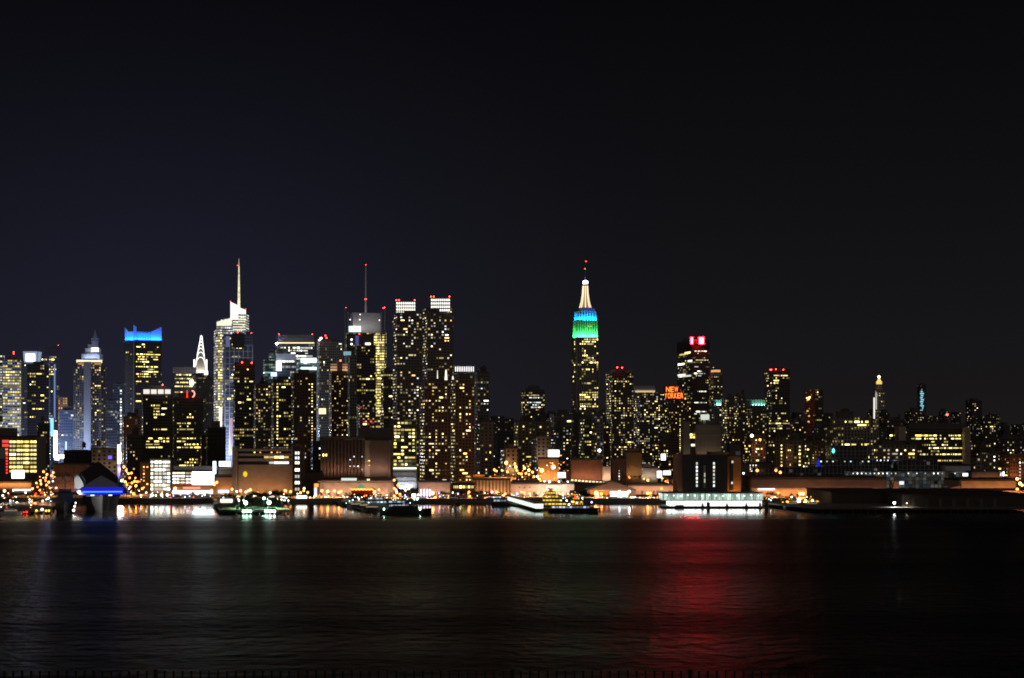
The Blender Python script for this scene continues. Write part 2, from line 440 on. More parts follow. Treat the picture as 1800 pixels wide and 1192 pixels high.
# ---- round-ringed tower with a stepped pyramid spire
r, p, z = T('hotel_tower', 'tower with a glowing ring cornice, stepped top and needle spire', 129, 187, 645, 2300, 'res', dep=30, roof=None, cat='skyscraper',
            lit=[('col', [(.14, 655, 745), (.25, 652, 740), (.30, 652, 760), (.62, 652, 750), (.70, 652, 745)], 'yellow'), ('rand', 20, 'yellow')])
D = 2296
P2 = footprint(136, 178, D, 24)
MB().prism(P2, GZ, pz(632, D)).build('shaft', STY['res'][0], r)
light_up(r, P2, pz(750, D), pz(640, D), 'res', [('rand', 60, 'yellow')], random.Random(3), 40)
a, b = Vector(P2[0]), Vector(P2[1]); c0, c1 = a + (b - a) * .30, a + (b - a) * .60
MB().box(c0.x, c1.x, c0.y - 4, c0.y + 1, GZ, pz(636, D)).build('pilaster', M['conc'], r)
MB().prism(inset(P2, -1.2), pz(636.2, D), pz(632.6, D)).build('ring_cornice', glow('ring_light', (1, .90, .60), 1.2), r)
MB().box(px(138, D), px(149, D), D - 1, D - .5, pz(641, D), pz(638.5, D)).build('balcony_light', glow('balcony_amber', (1, .42, .10), .55), r)
MB().box(px(165, D), px(177, D), D + 2, D + 3, pz(641, D), pz(638.5, D)).build('balcony_light', bpy.data.materials['balcony_amber'], r)
mb = MB(); cx = px(160, D); cy = D + 14
mb.box(px(142, D), px(174, D), cy - 10, cy + 8, pz(632.6, D), pz(622, D)); mb.box(px(148, D), px(172, D), cy - 8, cy + 6, pz(622, D), pz(612, D))
mb.box(px(152, D), px(166, D), cy - 6, cy + 4, pz(612, D), pz(605, D))
mb.build('stepped_top', M['bluep'], r)
cx = px(165.5, D)
MB().lathe(cx, cy - 9, [(4.6, pz(622, D)), (4.2, pz(606, D)), (3.4, pz(595, D)), (1.3, pz(587, D)), (.2, pz(580, D))], 8).build('spire', M['bluep'], r)
for yy in (617, 612.5, 600, 595.5):
    MB().lathe(cx, cy - 9, [(4.9, pz(yy + .9, D)), (4.9, pz(yy - .9, D))], 10).build('light_band', M['whitew' if yy > 606 else 'bluep'], r)
flood(r, (px(147, D), cy - 12), (px(172, D), cy - 12), pz(631, D), 2.5, (.55, .65, 1), 1500)
T('glass_tower', 'thin pale tower with bright white windows, left of the blue crowned tower', 199, 219, 676, 2560, 'glass', dep=20, lit=[('col', [(.7, 680, 760)], 'white'), ('rand', 14, 'cool')], cat='skyscraper')
# ---- blue crowned tower
D = 2300
r, p, z = T('office_tower', 'black tower with a glowing electric blue crown of sloped fins', 219, 284, 598, D, 'ink', xc=235, ga=32, roof=None, cat='skyscraper',
            lit=[('at', [(602, .1, .5), (605, .3, .55), (609.5, .08, .2), (621, .08, .8), (622, .3, .5), (626, .2, .85), (630, .2, .45), (631, .7, .85), (635, .2, .5), (643, .1, .6), (646, .05, .75), (647.5, .55, .75),
                         (652, .3, .7), (658, .1, .7), (660, .2, .65), (671, .05, .5), (679, .05, .2), (691, .1, .4), (704, .05, .4)], 'yellow'), ('rand', 40, 'yellow')])
C, Rr, _, Bk = [Vector(q) for q in p]
bluecrown = plain('crown_panel', (.62, .66, .74), .5, var=.05)
def fin(a, b, z0, za, zb, name='crown_fin', mat=None):
    d = (b - a).normalized(); nn = Vector((-d.y, d.x)) * .8
    return MB().prism([tuple(a), tuple(b), tuple(b + nn), tuple(a + nn)], z0, z0, zt=[za, zb, zb, za]).build(name, mat or bluecrown, r)
zb_ = z - 1.0
fin(Bk - (Bk - C) * .03, Bk + (C - Bk) * .45, zb_, pz(573, D), pz(582, D))
fin(Bk + (C - Bk) * .45, C - (C - Bk) * .03, zb_, pz(582, D), pz(583, D))
fin(C, C + (Rr - C) * .10, zb_, pz(571, D), pz(574, D))
fin(C + (Rr - C) * .11, C + (Rr - C) * .60, zb_, pz(583, D), pz(583, D))
fin(C + (Rr - C) * .61, C + (Rr - C) * 1.0, zb_, pz(583, D), pz(573, D))
fin(Rr + (Vector(p[2]) - Rr) * .06, Vector(p[2]), zb_, pz(573, D), pz(585, D))
flood(r, C + (Rr - C) * .02, Rr, pz(598, D), 3.5, (.005, .13, 1), 22000, 70)
flood(r, Bk, C, pz(598, D), 3.5, (.005, .16, 1), 15000, 70)
for k in range(6):
    a = C + (Rr - C) * (.16 + .09 * k)
    MB().box(a.x - .5, a.x + .5, a.y - 1.1, a.y - .1, pz(596, D), pz(586, D)).build('crown_lamp', glow('crown_tube', (.02, .45, 1), .9) if k == 0 else bpy.data.materials['crown_tube'], r)
MB().prism([tuple(C + Vector((-.5, -.8))), tuple(C + Vector((.9, -.8))), tuple(C + Vector((.9, .4))), tuple(C + Vector((-.5, .4)))], GZ, pz(598, D)).build('corner_fin', M['steel'], r)
# ---- dark twin apartment slabs in front
r, p, z = T('apartment_block', 'wide dark apartment block under a bright white penthouse band', 250, 303, 693, 1900, 'ink', dep=26, roof=None, cat='building',
            lit=[('at', [(714, .35, .75), (715, .45, .8), (720, .38, .7), (725, .4, .65), (731, .4, .6), (736, .35, .5), (755, .35, .6), (770, .2, 1), (775.5, .05, 1), (781, .1, .35), (786, .25, 1)], 'yellow'), ('rand', 26, 'yellow')])
D = 1900
MB().prism(inset(p, 1.5), z, pz(683, D)).build('penthouse', M['concd'], r)
for k in range(4):
    MB().box(px(252 + k * 12.3 + (1 if k else 0), D), px(262.5 + k * 12.3, D), D + .2, D + 1.2, pz(692.4, D), pz(684.6, D)).build('penthouse_window', glow('penthouse_white', (1, .95, .85), .95) if k == 0 else bpy.data.materials['penthouse_white'], r)
MB().prism(inset(p, 6), pz(683, D), pz(678, D)).build('roof_plant', M['conc'], r)
beacon(r, 286, 676.5, D + 6, .9)
r, p, z = T('apartment_block', 'dark apartment block with a curl of red light on its roof', 304, 357, 700, 1890, 'ink', dep=24, cat='building',
            lit=[('at', [(757, .1, .5), (755, .55, .75), (770, 0, .95), (775.5, 0, .4), (780, .3, .65), (786, 0, .95), (805.5, .02, .75), (811, .4, .7), (816, 0, .65), (731, .1, .3), (732, .5, .65), (746, .1, .45)], 'yellow'), ('rand', 22, 'yellow')])
mb = MB()
for i in range(10):
    t0, t1 = -1.3 + i * .28, -1.3 + (i + 1) * .28
    c = pt(337, 692.5, 1889)
    mb.bar(c + Vector((math.cos(t0) * 3, 0, math.sin(t0) * 3.4)), c + Vector((math.cos(t1) * 3, 0, math.sin(t1) * 3.4)), .55)
mb.build('neon_curl', glow('rose_neon', (1, .22, .16), 4), r)
mb = MB(); mb.bar(pt(329, 699, 1888), pt(329, 686, 1888), 1.0, r2=.4); mb.build('lit_vent', M['neon'], r)
r2 = T('apartment_tower', 'reddish brown apartment tower between the narrow street and the dark block', 216, 247, 733, 1840, 'brick', dep=22, lit=[('rand', 34, 'warm')], roof='both')
# ---- fin-topped slab and the arched silver spire behind
r, p, z = T('office_slab', 'pale office slab with vertical fins on top and yellow floors', 303, 345, 645, 3300, 'fine', dep=22, roof=None, cat='skyscraper',
            lit=[('at', [(660, .02, .9), (665, .1, .8), (671, .02, .98), (673, .02, .9), (678, .02, .8), (691, .1, .35)], 'yellow')])
mb = MB()
for k in range(15):
    a = Vector(p[0]) + (Vector(p[1]) - Vector(p[0])) * (k + .3) / 15
    mb.box(a.x - .8, a.x + .8, a.y - 1.2, a.y - .05, pz(656, 3300), z - .2)
mb.build('fins', M['white'], r)
mb = MB().bar(pt(337, 668, 3290), pt(337, 677, 3290), 3.5, 8); mb.build('roof_floodlight', M['whitew'], r)
D = 3600
r = empty('art_deco_tower', 'slender silver tower with nested glowing arches and a needle spire', 'skyscraper', (px(352, D), D, GZ))
MB().box(px(341, D), px(364, D), D, D + 28, GZ, pz(655, D)).build('shaft', STY['fine'][0], r)
silver = plain('silver_steel', (.55, .56, .58), .35, .7, var=.05)
arc = glow('arch_light', (1, .98, .88), 2.4)
MB().box(px(342.5, D), px(363.3, D), D + .6, D + 26, pz(655, D), pz(632, D)).build('crown_base', M['limest'], r)
MB().box(px(359, D), px(365.5, D), D - 1.4, D - .1, pz(659, D), pz(652, D)).build('lit_bay', arc, r)
for xx in (341.5, 363.0): MB().bar(pt(xx, 657, D - 2), pt(xx, 632, D - 2), 1.5, 6).build('corner_light', arc, r)
for i, (yb, yt, hw) in enumerate([(650, 627, 9.6), (642, 618, 8.6), (632, 611, 7.4), (624, 605, 6.0), (616, 599.5, 4.8), (608, 594.5, 3.5), (600, 588.5, 2.4)]):
    yd = D + 1.5 + i * 1.6
    prof = []
    for k in range(13):
        t = math.pi * k / 12
        prof.append((px(352.3, D) + hw * .9 * D / F * math.cos(t), pz(yb, D) + (pz(yt, D) - pz(yb, D)) * math.sin(t) ** .8))
    mb = MB(); n = len(prof)
    mb.face([(x_, yd, z_) for x_, z_ in reversed(prof)]); mb.face([(x_, yd + 20 - i * 2, z_) for x_, z_ in prof])
    for (xa, za), (xb, zb) in zip(prof, prof[1:]): mb.face([(xa, yd, za), (xb, yd, zb), (xb, yd + 20 - i * 2, zb), (xa, yd + 20 - i * 2, za)])
    mb.build('arch_tier', silver, r)
    mb = MB()
    for (xa, za), (xb, zb) in zip(prof[1:], prof[2:-1]):
        mb.bar((xa, yd - .8, za - .8), (xb, yd - .8, zb - .8), .62, 4)
    mb.build('arch_lights', arc, r)
MB().bar(pt(352.5, 592, D + 12), pt(352.5, 571, D + 12), 1.1, 6, .3).build('needle', M['steel'], r)
flood(r, (px(343, D), D), (px(363, D), D), pz(657, D), 5, (1, .96, .85), 5000, 70)
T('office_tower', 'dim grey block just right of the arched silver spire', 362, 376, 668, 3400, 'fine', dep=20, lit=[('rand', 6, 'white')])
# ---- crystalline tower with lit spire
D = 2620
r, p, z = T('glass_tower', 'crystal glass tower with slanted glowing top and tall yellow lattice spire', 376, 432, 580, D, 'brightw', xc=None, dep=40, roof=None, cat='skyscraper',
            lit=[('rand', 40, 'white'), ('rand', 20, 'yellow'), ('at', [(582, 0, .9), (590, 0, .9), (575, .0, .9)], 'white')])
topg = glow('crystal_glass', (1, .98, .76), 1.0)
fl = STY['brightw'][0]
def slanted(name, x0, x1, D0, d, y0, yl, yr, m):
    a = [(px(x0, D0), D0), (px(x1, D0), D0), (px(x1, D0), D0 + d), (px(x0, D0), D0 + d)]
    zl, zr = pz(yl, D0), pz(yr, D0)
    return MB().prism(a, pz(y0, D0), 0, zt=[zl, zr, zr, zl]).build(name, m, r)
slanted('left_volume_top', 380.5, 407.5, D + 6, 30, 580, 564.5, 557.5, fl)
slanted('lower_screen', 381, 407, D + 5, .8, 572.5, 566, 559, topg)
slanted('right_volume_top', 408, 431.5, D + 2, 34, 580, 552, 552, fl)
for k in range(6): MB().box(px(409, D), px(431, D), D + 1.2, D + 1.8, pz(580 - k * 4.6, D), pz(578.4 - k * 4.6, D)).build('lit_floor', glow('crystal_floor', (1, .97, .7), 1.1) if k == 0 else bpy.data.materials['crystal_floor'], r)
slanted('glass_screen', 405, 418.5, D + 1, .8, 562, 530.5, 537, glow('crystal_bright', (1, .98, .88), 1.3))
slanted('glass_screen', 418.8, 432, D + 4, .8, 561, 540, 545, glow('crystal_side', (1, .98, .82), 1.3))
mb = MB(); cx = px(417.8, D); cy = D + 12
zz = [pz(y, D) for y in (560, 540, 525, 510, 496, 480, 466)]
rr = [2.7, 2.5, 2.2, 1.9, 1.6, 1.2, .9]
sp = MB()
for (za, ra), (zb, rb) in zip(zip(zz, rr), list(zip(zz, rr))[1:]):
    sp.lathe(cx, cy, [(ra, za), ((ra + rb) / 2, zb - 1.0)], 4, 0, R(45)); sp.lathe(cx, cy, [(rb * .6, zb - 1.0), (rb * .6, zb)], 4, 0, R(45))
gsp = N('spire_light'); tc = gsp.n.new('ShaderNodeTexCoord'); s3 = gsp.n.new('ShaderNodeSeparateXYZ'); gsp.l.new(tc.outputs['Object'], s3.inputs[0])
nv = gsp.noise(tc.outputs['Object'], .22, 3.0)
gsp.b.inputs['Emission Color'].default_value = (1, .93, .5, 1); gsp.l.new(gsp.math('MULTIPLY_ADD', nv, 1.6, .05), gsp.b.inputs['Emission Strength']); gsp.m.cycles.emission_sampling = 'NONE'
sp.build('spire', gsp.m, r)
MB().bar((cx, cy, zz[-1]), (cx, cy, pz(453, D)), .9, 5, .25).build('spire_tip', glow('spire_rose', (1, .6, .45), .55), r)
beacon(r, 417.6, 466.5, D + 11, .5); beacon(r, 405.3, 530, D, .6); beacon(r, 432, 543.5, D + 3, .5)
MB().box(px(383.5, D), px(390, D), D - 2.4, D - .4, pz(760, D), pz(586, D)).build('lit_stair', STY['stair'][0], r)
# the gridded glass tower in front of it
D = 2360
r, p, z = T('glass_tower', 'bluish glass tower with a white grid, in front of the crystal tower', 392, 445, 588, D, 'blue', dep=26, roof=None, cat='skyscraper',
            lit=[('rand', 26, 'yellow'), ('at', [(612, .25, .5), (629, .3, .5), (658, .02, .4), (666, .02, .4), (686, 0, .3), (694, 0, .3), (700, .0, .3)], 'yellow')])
beacon(r, 442, 585.5, D, .7); beacon(r, 418, 584.5, D - 3, .8)
a, b = Vector(p[0]), Vector(p[1])
mb = MB()
for k in range(7):
    c = a + (b - a) * (.02 + k * .16); mb.box(c.x - .45, c.x + .45, c.y - .9, c.y - .1, pz(800, D), pz(606, D))
for k in range(14):
    zq = pz(606 + k * 11, D); nn = Vector((TV[1], -TV[0]))
    q0 = a + nn * .1; q1 = b + nn * .1
    mb.prism([tuple(q0 + nn * .5), tuple(q1 + nn * .5), tuple(q1), tuple(q0)], zq - .35, zq + .35)
mb.build('facade_grid', M['bluep'], r)
MB().box(px(409, D), px(430, D), D - 2.5, D - 1, pz(612, D), pz(585.3, D)).build('roof_screen', M['glassd'], r)
MB().box(px(397, D), px(404, D), D - 1.6, D - .4, pz(610, D), pz(591, D)).build('screen_panel', glow('dim_violet', (.30, .32, .6), .35), r)
for xx, y0, y1, m in ((388.5, 756, 716, glow('pink_strip', (1, .82, .78), 1.4)), (407, 800, 735, glow('mauve_strip', (.9, .55, .85), .55))):
    MB().box(px(xx - 2.2, 2340), px(xx + 2.2, 2340), 2336, 2338, pz(y0, 2340), pz(y1, 2340)).build('sign_strip', m, r)
T('apartment_tower', 'plain black tower with two red beacons in front of the gridded glass tower', 410, 448, 639, 2010, 'dark', dep=24, roof='plant', cat='skyscraper',
  lit=[('rand', 62, 'yellow')], beacons=[(425.5, 637), (442.5, 638)])
# ---- middle-left cluster
r, p, z = T('office_tower', 'teal lit office tower left of the glowing screens', 463, 486, 632, 2720, 'teal', dep=24, lit=[('rows', 8, 'teal')], tiers=[(472, 486, 620)])
D = 2600
r, p, z = T('office_tower', 'wide glass tower washed white by a star bright spotlight and screens', 484, 553, 603, D, 'glass', dep=34, roof=None, cat='skyscraper',
            lit=[('at', [(607, .1, .95), (612, .05, .95), (617, .3, .8), (625, .05, .95), (626, .4, .9), (634, 0, .3), (629, .1, .95)], 'white'), ('rows', 8, 'white'), ('rand', 12, 'cool')])
MB().prism(inset(p, .8), z, pz(588, D)).build('roof_screen', plain('violet_screen', (.10, .11, .2)), r)
MB().box(px(489, D), px(552, D), D - .8, D + 3, pz(603.5, D), pz(602, D)).build('lit_parapet', M['warmw'], r)
for x_, y_ in ((490.5, 587.5), (549, 587.5)): beacon(r, x_, y_, D, .8)
o = link('spotlight', ico(1.5, 2), r, loc=pt(486.5, 604, D - 8)); o.data.materials.append(glow('spot_white', (1, .85, .7), 60))
MB().box(px(487, D), px(495.5, D), D - 9, D - 7, pz(652, D), pz(635, D)).build('video_screen', glow('screen_a', (.75, .88, 1), 4.5, True), r)
MB().box(px(478, D), px(488, D), D - 12, D - 10, pz(662, D), pz(655, D)).build('video_screen', glow('screen_b', (.45, .6, 1), 2.4, True), r)
MB().box(px(486, D), px(520, D), D - 4, D - 2.6, pz(633, D), pz(622, D)).build('washed_panel', M['bluep'], r)
r, p, z = T('office_tower', 'teal building with two brilliant white bands near its top', 521, 557, 634, 2380, 'teal', dep=26, lit=[('rand', 16, 'teal')], roof=None)
D = 2372
for y0, y1 in ((637.5, 629.5), (650, 645.5)):
    MB().box(px(529, D), px(556.5, D), D - 2, D - .8, pz(y0, D), pz(y1, D)).build('light_band', glow('band_%d' % y0, (.75, .97, 1), 2.0), r)
# dark apartment trio with strings of stair lights
T('apartment_block', 'dark block with dotted windows right of the black beaconed tower', 446, 480, 676, 1930, 'res', dep=22, lit=[('rand', 44, 'warm')], roof='both')
T('apartment_tower', 'dark tower with one full height string of stair lights', 477, 517, 668, 1880, 'dark', dep=24, lit=[('col', [(.22, 668, 772)], 'yellow'), ('rand', 40, 'warm')])
T('apartment_tower', 'dark brown tower with a right edge of dotted windows, next to the bluish street glow', 512, 556, 657, 1840, 'brickd', dep=24, lit=[('col', [(.80, 672, 790), (.90, 672, 800)], 'warm'), ('rand', 46, 'warm')])
r, p, z = T('office_tower', 'fine gridded grey tower under a tilted roof light and two red beacons', 557, 604, 600, 2420, 'fine', dep=26, roof='plant', cat='skyscraper',
            lit=[('rand', 30, 'yellow'), ('rand', 8, 'cool')], beacons=[(572, 590), (574, 594), (563, 594)])
MB().bar(pt(560, 599, 2412), pt(566, 593.5, 2412), 1.3, 5).build('roof_light', M['whitew'], r)
MB().box(px(554.8, 2400), px(557.2, 2400), 2398, 2400, pz(795, 2400), pz(690, 2400)).build('canyon_glow', glow('canyon_glow_blue', (.55, .65, 1), .55), r)  # light from the street canyon, painted as an emissive strip on the edge
MB().box(px(561, 2300), px(573, 2300), 2296, 2299, pz(728, 2300), pz(718, 2300)).build('lit_lounge', M['warmw'], r)
r, p, z = T('apartment_tower', 'stepped tower with orange lit shoulders and a red beacon', 578, 613, 652, 2120, 'brickd', dep=24, roof=None,
            lit=[('rand', 62, 'yellow')])
D = 2120
MB().prism(inset(p, 5), z, pz(638, D)).build('stepped_crown', M['concd'], r)
for x0_, x1_ in ((581, 592), (602, 612)):
    for k in range(3): MB().box(px(x0_, D), px(x1_, D), D - 1.2 + k * .8, D + 3, pz(651.5 - k * 4.6, D), pz(648.6 - k * 4.6, D)).build('lit_shoulder', glow('amber_shoulder%d' % k, (1, .55, .26), .75 - .25 * k) if x0_ == 581 else bpy.data.materials['amber_shoulder%d' % k], r)
beacon(r, 598.5, 634, D, 1.3)
# ---- screen walled tower with tall white mast
D = 2520
r, p, z = T('office_tower', 'tower behind pale screens with a tall thin mast and brightly lit right side', 606, 679, 584, D, 'bright', xc=613, roof=None, cat='skyscraper',
            lit=[('at', [(586, 0, 1), (581, .2, 1)] + [(592 + 5.2 * k, .62, 1) for k in range(28)], 'yellow')])
MB().box(px(655, D), px(677, D), D + 2, D + 12, pz(724, D), pz(588, D)).build('lit_bay', STY['stair'][0], r)
MB().prism(inset(p, 7), z, pz(549, D)).build('roof_screen', plain('grey_screen', (.26, .26, .27)), r)
for xx, y0, y1 in ((607, 640, 541), (612, 600, 548), (671, 600, 548), (677, 640, 543)):
    MB().bar(pt(xx, y0, D - 3), pt(xx, y1, D - 3), 1.1, 6).build('screen_post', M['steel'], r)
MB().bar(pt(643, 549, D + 10), pt(643, 466, D + 10), 1.5, 6, .6).build('mast', M['white'], r)
for x_, y_, s_ in ((643, 465.5, .6), (641.6, 526, .6), (644, 526, .7), (608, 541, .8), (674, 541.5, .9), (676, 540.5, .8), (622, 573, .6), (633, 574, .6)): beacon(r, x_, y_, D - 1, s_)
flood(r, (px(615, D), D + 4), (px(670, D), D + 4), z + 1, 3, (1, .97, .92), 5000, 70, trough=False)
MB().box(px(614, D), px(634.5, D), D - 4, D - 2, pz(583.5, D), pz(573.5, D)).build('rooftop_sign', glow('sign_ice', (.72, .92, 1), 1.7), r)
for x_, y_ in ((615.6, 562), (632.5, 562), (633, 553), (667, 563)):
    o = link('roof_lamp', ico(.9, 1), r, loc=pt(x_, y_, D + 2)); o.data.materials.append(M['whitew'])
r, p, z = T('office_tower', 'black tower with a violet corner panel, hiding the screen walled tower', 622, 661, 606, 2130, 'dark', dep=26, roof=None, cat='skyscraper',
            lit=[('rand', 20, 'yellow'), ('at', [(704, .1, .9), (660, .4, .75), (666, .2, .5), (725, .0, .7)], 'yellow')])
D = 2138
MB().box(px(607, D), px(654, D), D + 14, D + 32, pz(700, D), pz(586, D)).build('rear_volume', STY['ink'][0], r)
MB().box(px(624, D), px(654, D), D + 2, D + 13, z, pz(589, D)).build('roof_volume', M['concd'], r)
MB().box(px(624.5, D), px(630.5, D), D + 1.2, D + 1.8, pz(606, D), pz(590, D)).build('corner_panel', glow('violet_panel', (.12, .14, .55), .45), r)
MB().box(px(642, D), px(651, D), D + 1.2, D + 1.8, pz(606, D), pz(602.8, D)).build('lit_slot', M['whitew'], r)
beacon(r, 631.5, 587, D, .8)
for x_, y_ in ((618, 597), (618, 605)):
    o = link('roof_lamp', ico(1.3, 1), r, loc=pt(x_, y_, D + 13)); o.data.materials.append(M['whitew'])
T('office_tower', 'narrow grey gridded tower crowned by a cluster of pale blue lights', 611, 627, 626, 2060, 'fine', dep=18, lit=[('rand', 8, 'warm')], roof='plant')
o = link('roof_lights', MB().box(px(604, 2050), px(617, 2050), 2048, 2050, pz(624.5, 2050), pz(618, 2050)).mesh('roof_lights', glow('ice_dim', (.4, .75, .85), .5)), None)
tag(o, 'pale blue lit panel on the narrow grey gridded tower', 'billboard'); o.name = 'billboard'
T('apartment_tower', 'dark tower with warm windows squeezed left of the twin white crowned towers', 669, 692, 652, 2000, 'dark', dep=22, lit=[('rand', 56, 'mixed')], roof='plant')
# red theatre-like lights low between towers
r, p, z = T('apartment_block', 'squat block with red windows among yellow ones, below the black violet-cornered tower', 628, 658, 712, 1960, 'res', dep=20, lit=[('rand', 26, 'yellow'), ('rand', 6, 'amber')])
for k, (x_, y_) in enumerate(((634, 716), (640, 742), (652, 739), (646, 745), (655, 743))):
    MB().box(px(x_ - 2, 1955), px(x_ + 2, 1955), 1955.2, 1956, pz(y_ + 1.5, 1955), pz(y_ - 1.5, 1955)).build('red_window', glow('red_dim%d' % k, (1, .02, .02), .55), r)
# ---- twin towers with white crowns
def twin(label, x0, x1, cx0, cx1, yc0, yc1, yt, seed, x0b, x1b, low):
    D = 1720
    r, p, z = T('apartment_tower', label, x0b, x1b, yt, D, 'resg', dep=26, roof=None, cat='skyscraper', lit=[('rand', 130, 'mixed')])
    q = [(px(cx0, D), D + 4), (px(cx1, D), D + 4), (px(cx1, D), D + 18), (px(cx0, D), D + 18)]
    core = MB().prism(q, z - 2, pz(yc0, D)).build('crown_core', M['concd'], r)
    mb = MB(); n = 9
    for j in range(4):
        zq = pz(yc0 + (yc1 - yc0) * (j + .5) / 4, D)
        for k in range(n):
            xa = px(cx0 + (cx1 - cx0) * (k + .2) / n, D); xb = px(cx0 + (cx1 - cx0) * (k + .8) / n, D)
            mb.box(xa, xb, D + 2.6, D + 3.2, zq - .95, zq + .95)
    sub_part(mb, 'crown_lights', glow('crown_white_%d' % seed, (1, .97, .86), 1.8), core)
    mb = MB()
    for k in range(n + 1):
        xa = px(cx0 + (cx1 - cx0) * k / n, D); mb.box(xa - .22, xa + .22, D + 2, D + 3.4, pz(yc1, D), pz(yc0 - 1, D))
    sub_part(mb, 'crown_fins', M['white'], core)
    MB().box(px(cx0 + low, D), px(cx0 + low + 20, D), D - .6, D + 3, z - 3, pz(yc1 - 6, D)).build('roof_plant', M['concd'], r)
    for q_ in (.02, .16, .97): beacon(r, cx0 + (cx1 - cx0) * q_, yc0 - 2.5, D + 5, .75)
    return r, p, z
twin('left twin apartment tower with a white lit crown and glowing sky lobby line', 694, 742, 696, 730, 530, 552, 549, 1, 690, 742, 14)
rt = twin('right and taller of the twin apartment towers with white lit crowns', 742, 797, 757, 791, 524, 548, 541, 2, 743, 797, -4)[0]
D = 1716
r = empty('residential_podium', 'pale lit podium with bright yellow top line at the foot of the twin towers', 'building', (px(711, D), D, GZ))
MB().box(px(687, D), px(733, D), D - 16, D - 2, GZ, pz(738, D)).build('glass_block', STY['greeng'][0], r)
light_up(r, [(px(687, D), D - 16), (px(733, D), D - 16), (px(733, D), D - 2), (px(687, D), D - 2)], pz(822, D), pz(738, D), 'greeng', [('rand', 110, 'yellow')], random.Random(9), 80)
MB().box(px(686, D), px(733.5, D), D - 19, D - 15, pz(824, D), pz(821.6, D)).build('light_line', glow('podium_line', (1, .9, .5), 2.2), r)
MB().box(px(686, D), px(735, D), D - 26, D - 16.2, GZ, pz(826, D)).build('podium', M['bluep'], r)
mb = MB()
for k in range(5): mb.box(px(688 + k * 11, D), px(689 + k * 11, D), D - 26.8, D - 26.1, GZ, pz(827, D))
for k in range(3): mb.box(px(686, D), px(735, D), D - 27.6, D - 26.9, pz(833 + k * 7, D), pz(832.4 + k * 7, D))
mb.build('podium_frame', M['white'], r)
# ---- brown brick pair in front
T('apartment_tower', 'left half of the brown brick towers, with a light mast at its roof edge', 738, 792, 672, 1560, 'brickd', dep=24, lit=[('rand', 150, 'warm'), ('rand', 10, 'cool')], roof='plant')
r, p, z = T('apartment_tower', 'right half of the brown brick towers, below the white finned crown', 791, 834, 668, 1570, 'brickd', dep=24, lit=[('rand', 130, 'warm')], roof='plant')
for xx, y0, y1, rr_ in ((769, 667, 651, .45), (784, 668, 650, 1.3), (796, 667, 661, .8)):
    o = MB().bar(pt(xx, y0, 1575), pt(xx, y1, 1575), rr_, 6, rr_ * .4).build('light_mast', glow('mast_%d' % xx, (1, .85, .66), 1.6), None)
    tag(o, {769: 'thin glowing rooftop light mast, leftmost on the brown brick towers', 784: 'thick tapering white rooftop light mast on the brown brick towers', 796: 'short rooftop light mast below the white finned crown'}[xx], 'light mast')
r, p, z = T('office_tower', 'tower topped by a row of glowing white vertical fins', 797, 834, 653, 1960, 'grey', dep=24, roof=None, lit=[('at', [(658.5, .1, .9)], 'yellow'), ('rand', 10, 'warm')])
D = 1960
mb = MB(); gl = MB()
for k in range(11):
    xa = px(799.3 + k * 3.15, D)
    mb.box(xa - .35, xa + .35, D + .4, D + 2.8, z, pz(643, D)); gl.box(xa + .55, xa + 1.15, D + 2.2, D + 2.9, z, pz(644.2, D))
mb.build('crown_fins', M['white'], r); gl.build('crown_lights', glow('fin_white', (1, .97, 1), 1.9), r)
MB().box(px(799, D), px(832, D), D + 3, D + 12, z, pz(646, D)).build('roof_plant', M['conc'], r)
T('apartment_tower', 'pale slab with only three rows of bright windows, right of the brown brick towers', 832, 861, 655, 2040, 'grey', dep=22,
  lit=[('at', [(657, .35, .8), (682, .05, .9), (702, .1, .85), (709, .4, .8), (723, .2, .9)], 'cool'), ('rand', 20, 'warm')], roof='both')
# ---- centre
T('office_tower', 'dark tower with rows of bright windows, alone left of the green and blue crowned skyscraper', 916, 957, 686, 2520, 'dark', dep=24, lit=[('at', [(698, .1, .9), (706, .1, .8), (716, .2, .9), (711, .3, .7)], 'cool'), ('rand', 36, 'yellow')])
# the green and blue skyscraper
D = 3000
r = empty('art_deco_skyscraper', 'tallest skyscraper with green and blue floodlit crown and white mast', 'skyscraper', (px(1029, D), D + 20, GZ))
Pm = footprint(1005, 1052.5, D, None, 1014)
z0 = pz(592.5, D)
MB().prism(Pm, GZ, z0).build('shaft', STY['tall'][0], r)
light_up(r, Pm, pz(740, D), z0, 'tall', [('at', [(597, .4, 1), (601, .25, .8), (604, .1, .5), (626, .1, .5), (629, .5, 1), (634, .1, 1), (637, .1, .95), (648, .1, .7), (651, .25, .6), (672, .4, .6), (688, .1, .95), (692, .2, .9), (697, .1, .8), (703, .2, .95), (709, .1, .6), (715, .15, .9), (726, .05, .98)], 'yellow'), ('rand', 70, 'yellow')], random.Random(1))
def piers(poly, za, zb, n, nl, name, mat, w=2.0, out=.9):
    mb = MB()
    for (i, m) in ((0, n), (3, nl)):
        a, b = Vector(poly[i]), Vector(poly[(i + 1) % 4]); d = (b - a).normalized(); nn = Vector((d.y, -d.x)); L = (b - a).length
        for k in range(m + 1):
            c = a + d * (w * .5 + (L - w) * k / m)
            q = [c - d * w / 2 + nn * out, c + d * w / 2 + nn * out, c + d * w / 2 + nn * .02, c - d * w / 2 + nn * .02]
            mb.prism([tuple(v) for v in q], za, zb)
    return mb.build(name, mat, r)
piers(Pm, GZ + 2, z0 - .4, 10, 4, 'shaft_piers', M['conc'], 1.2)
P1 = footprint(1008, 1050.2, D + 5, None, 1015)
z1 = pz(562, D)
MB().prism(P1, z0, z1).build('green_tier', M['glassd'], r)
piers(P1, z0, z1 + .5, 8, 4, 'green_piers', M['limest'], 2.6)
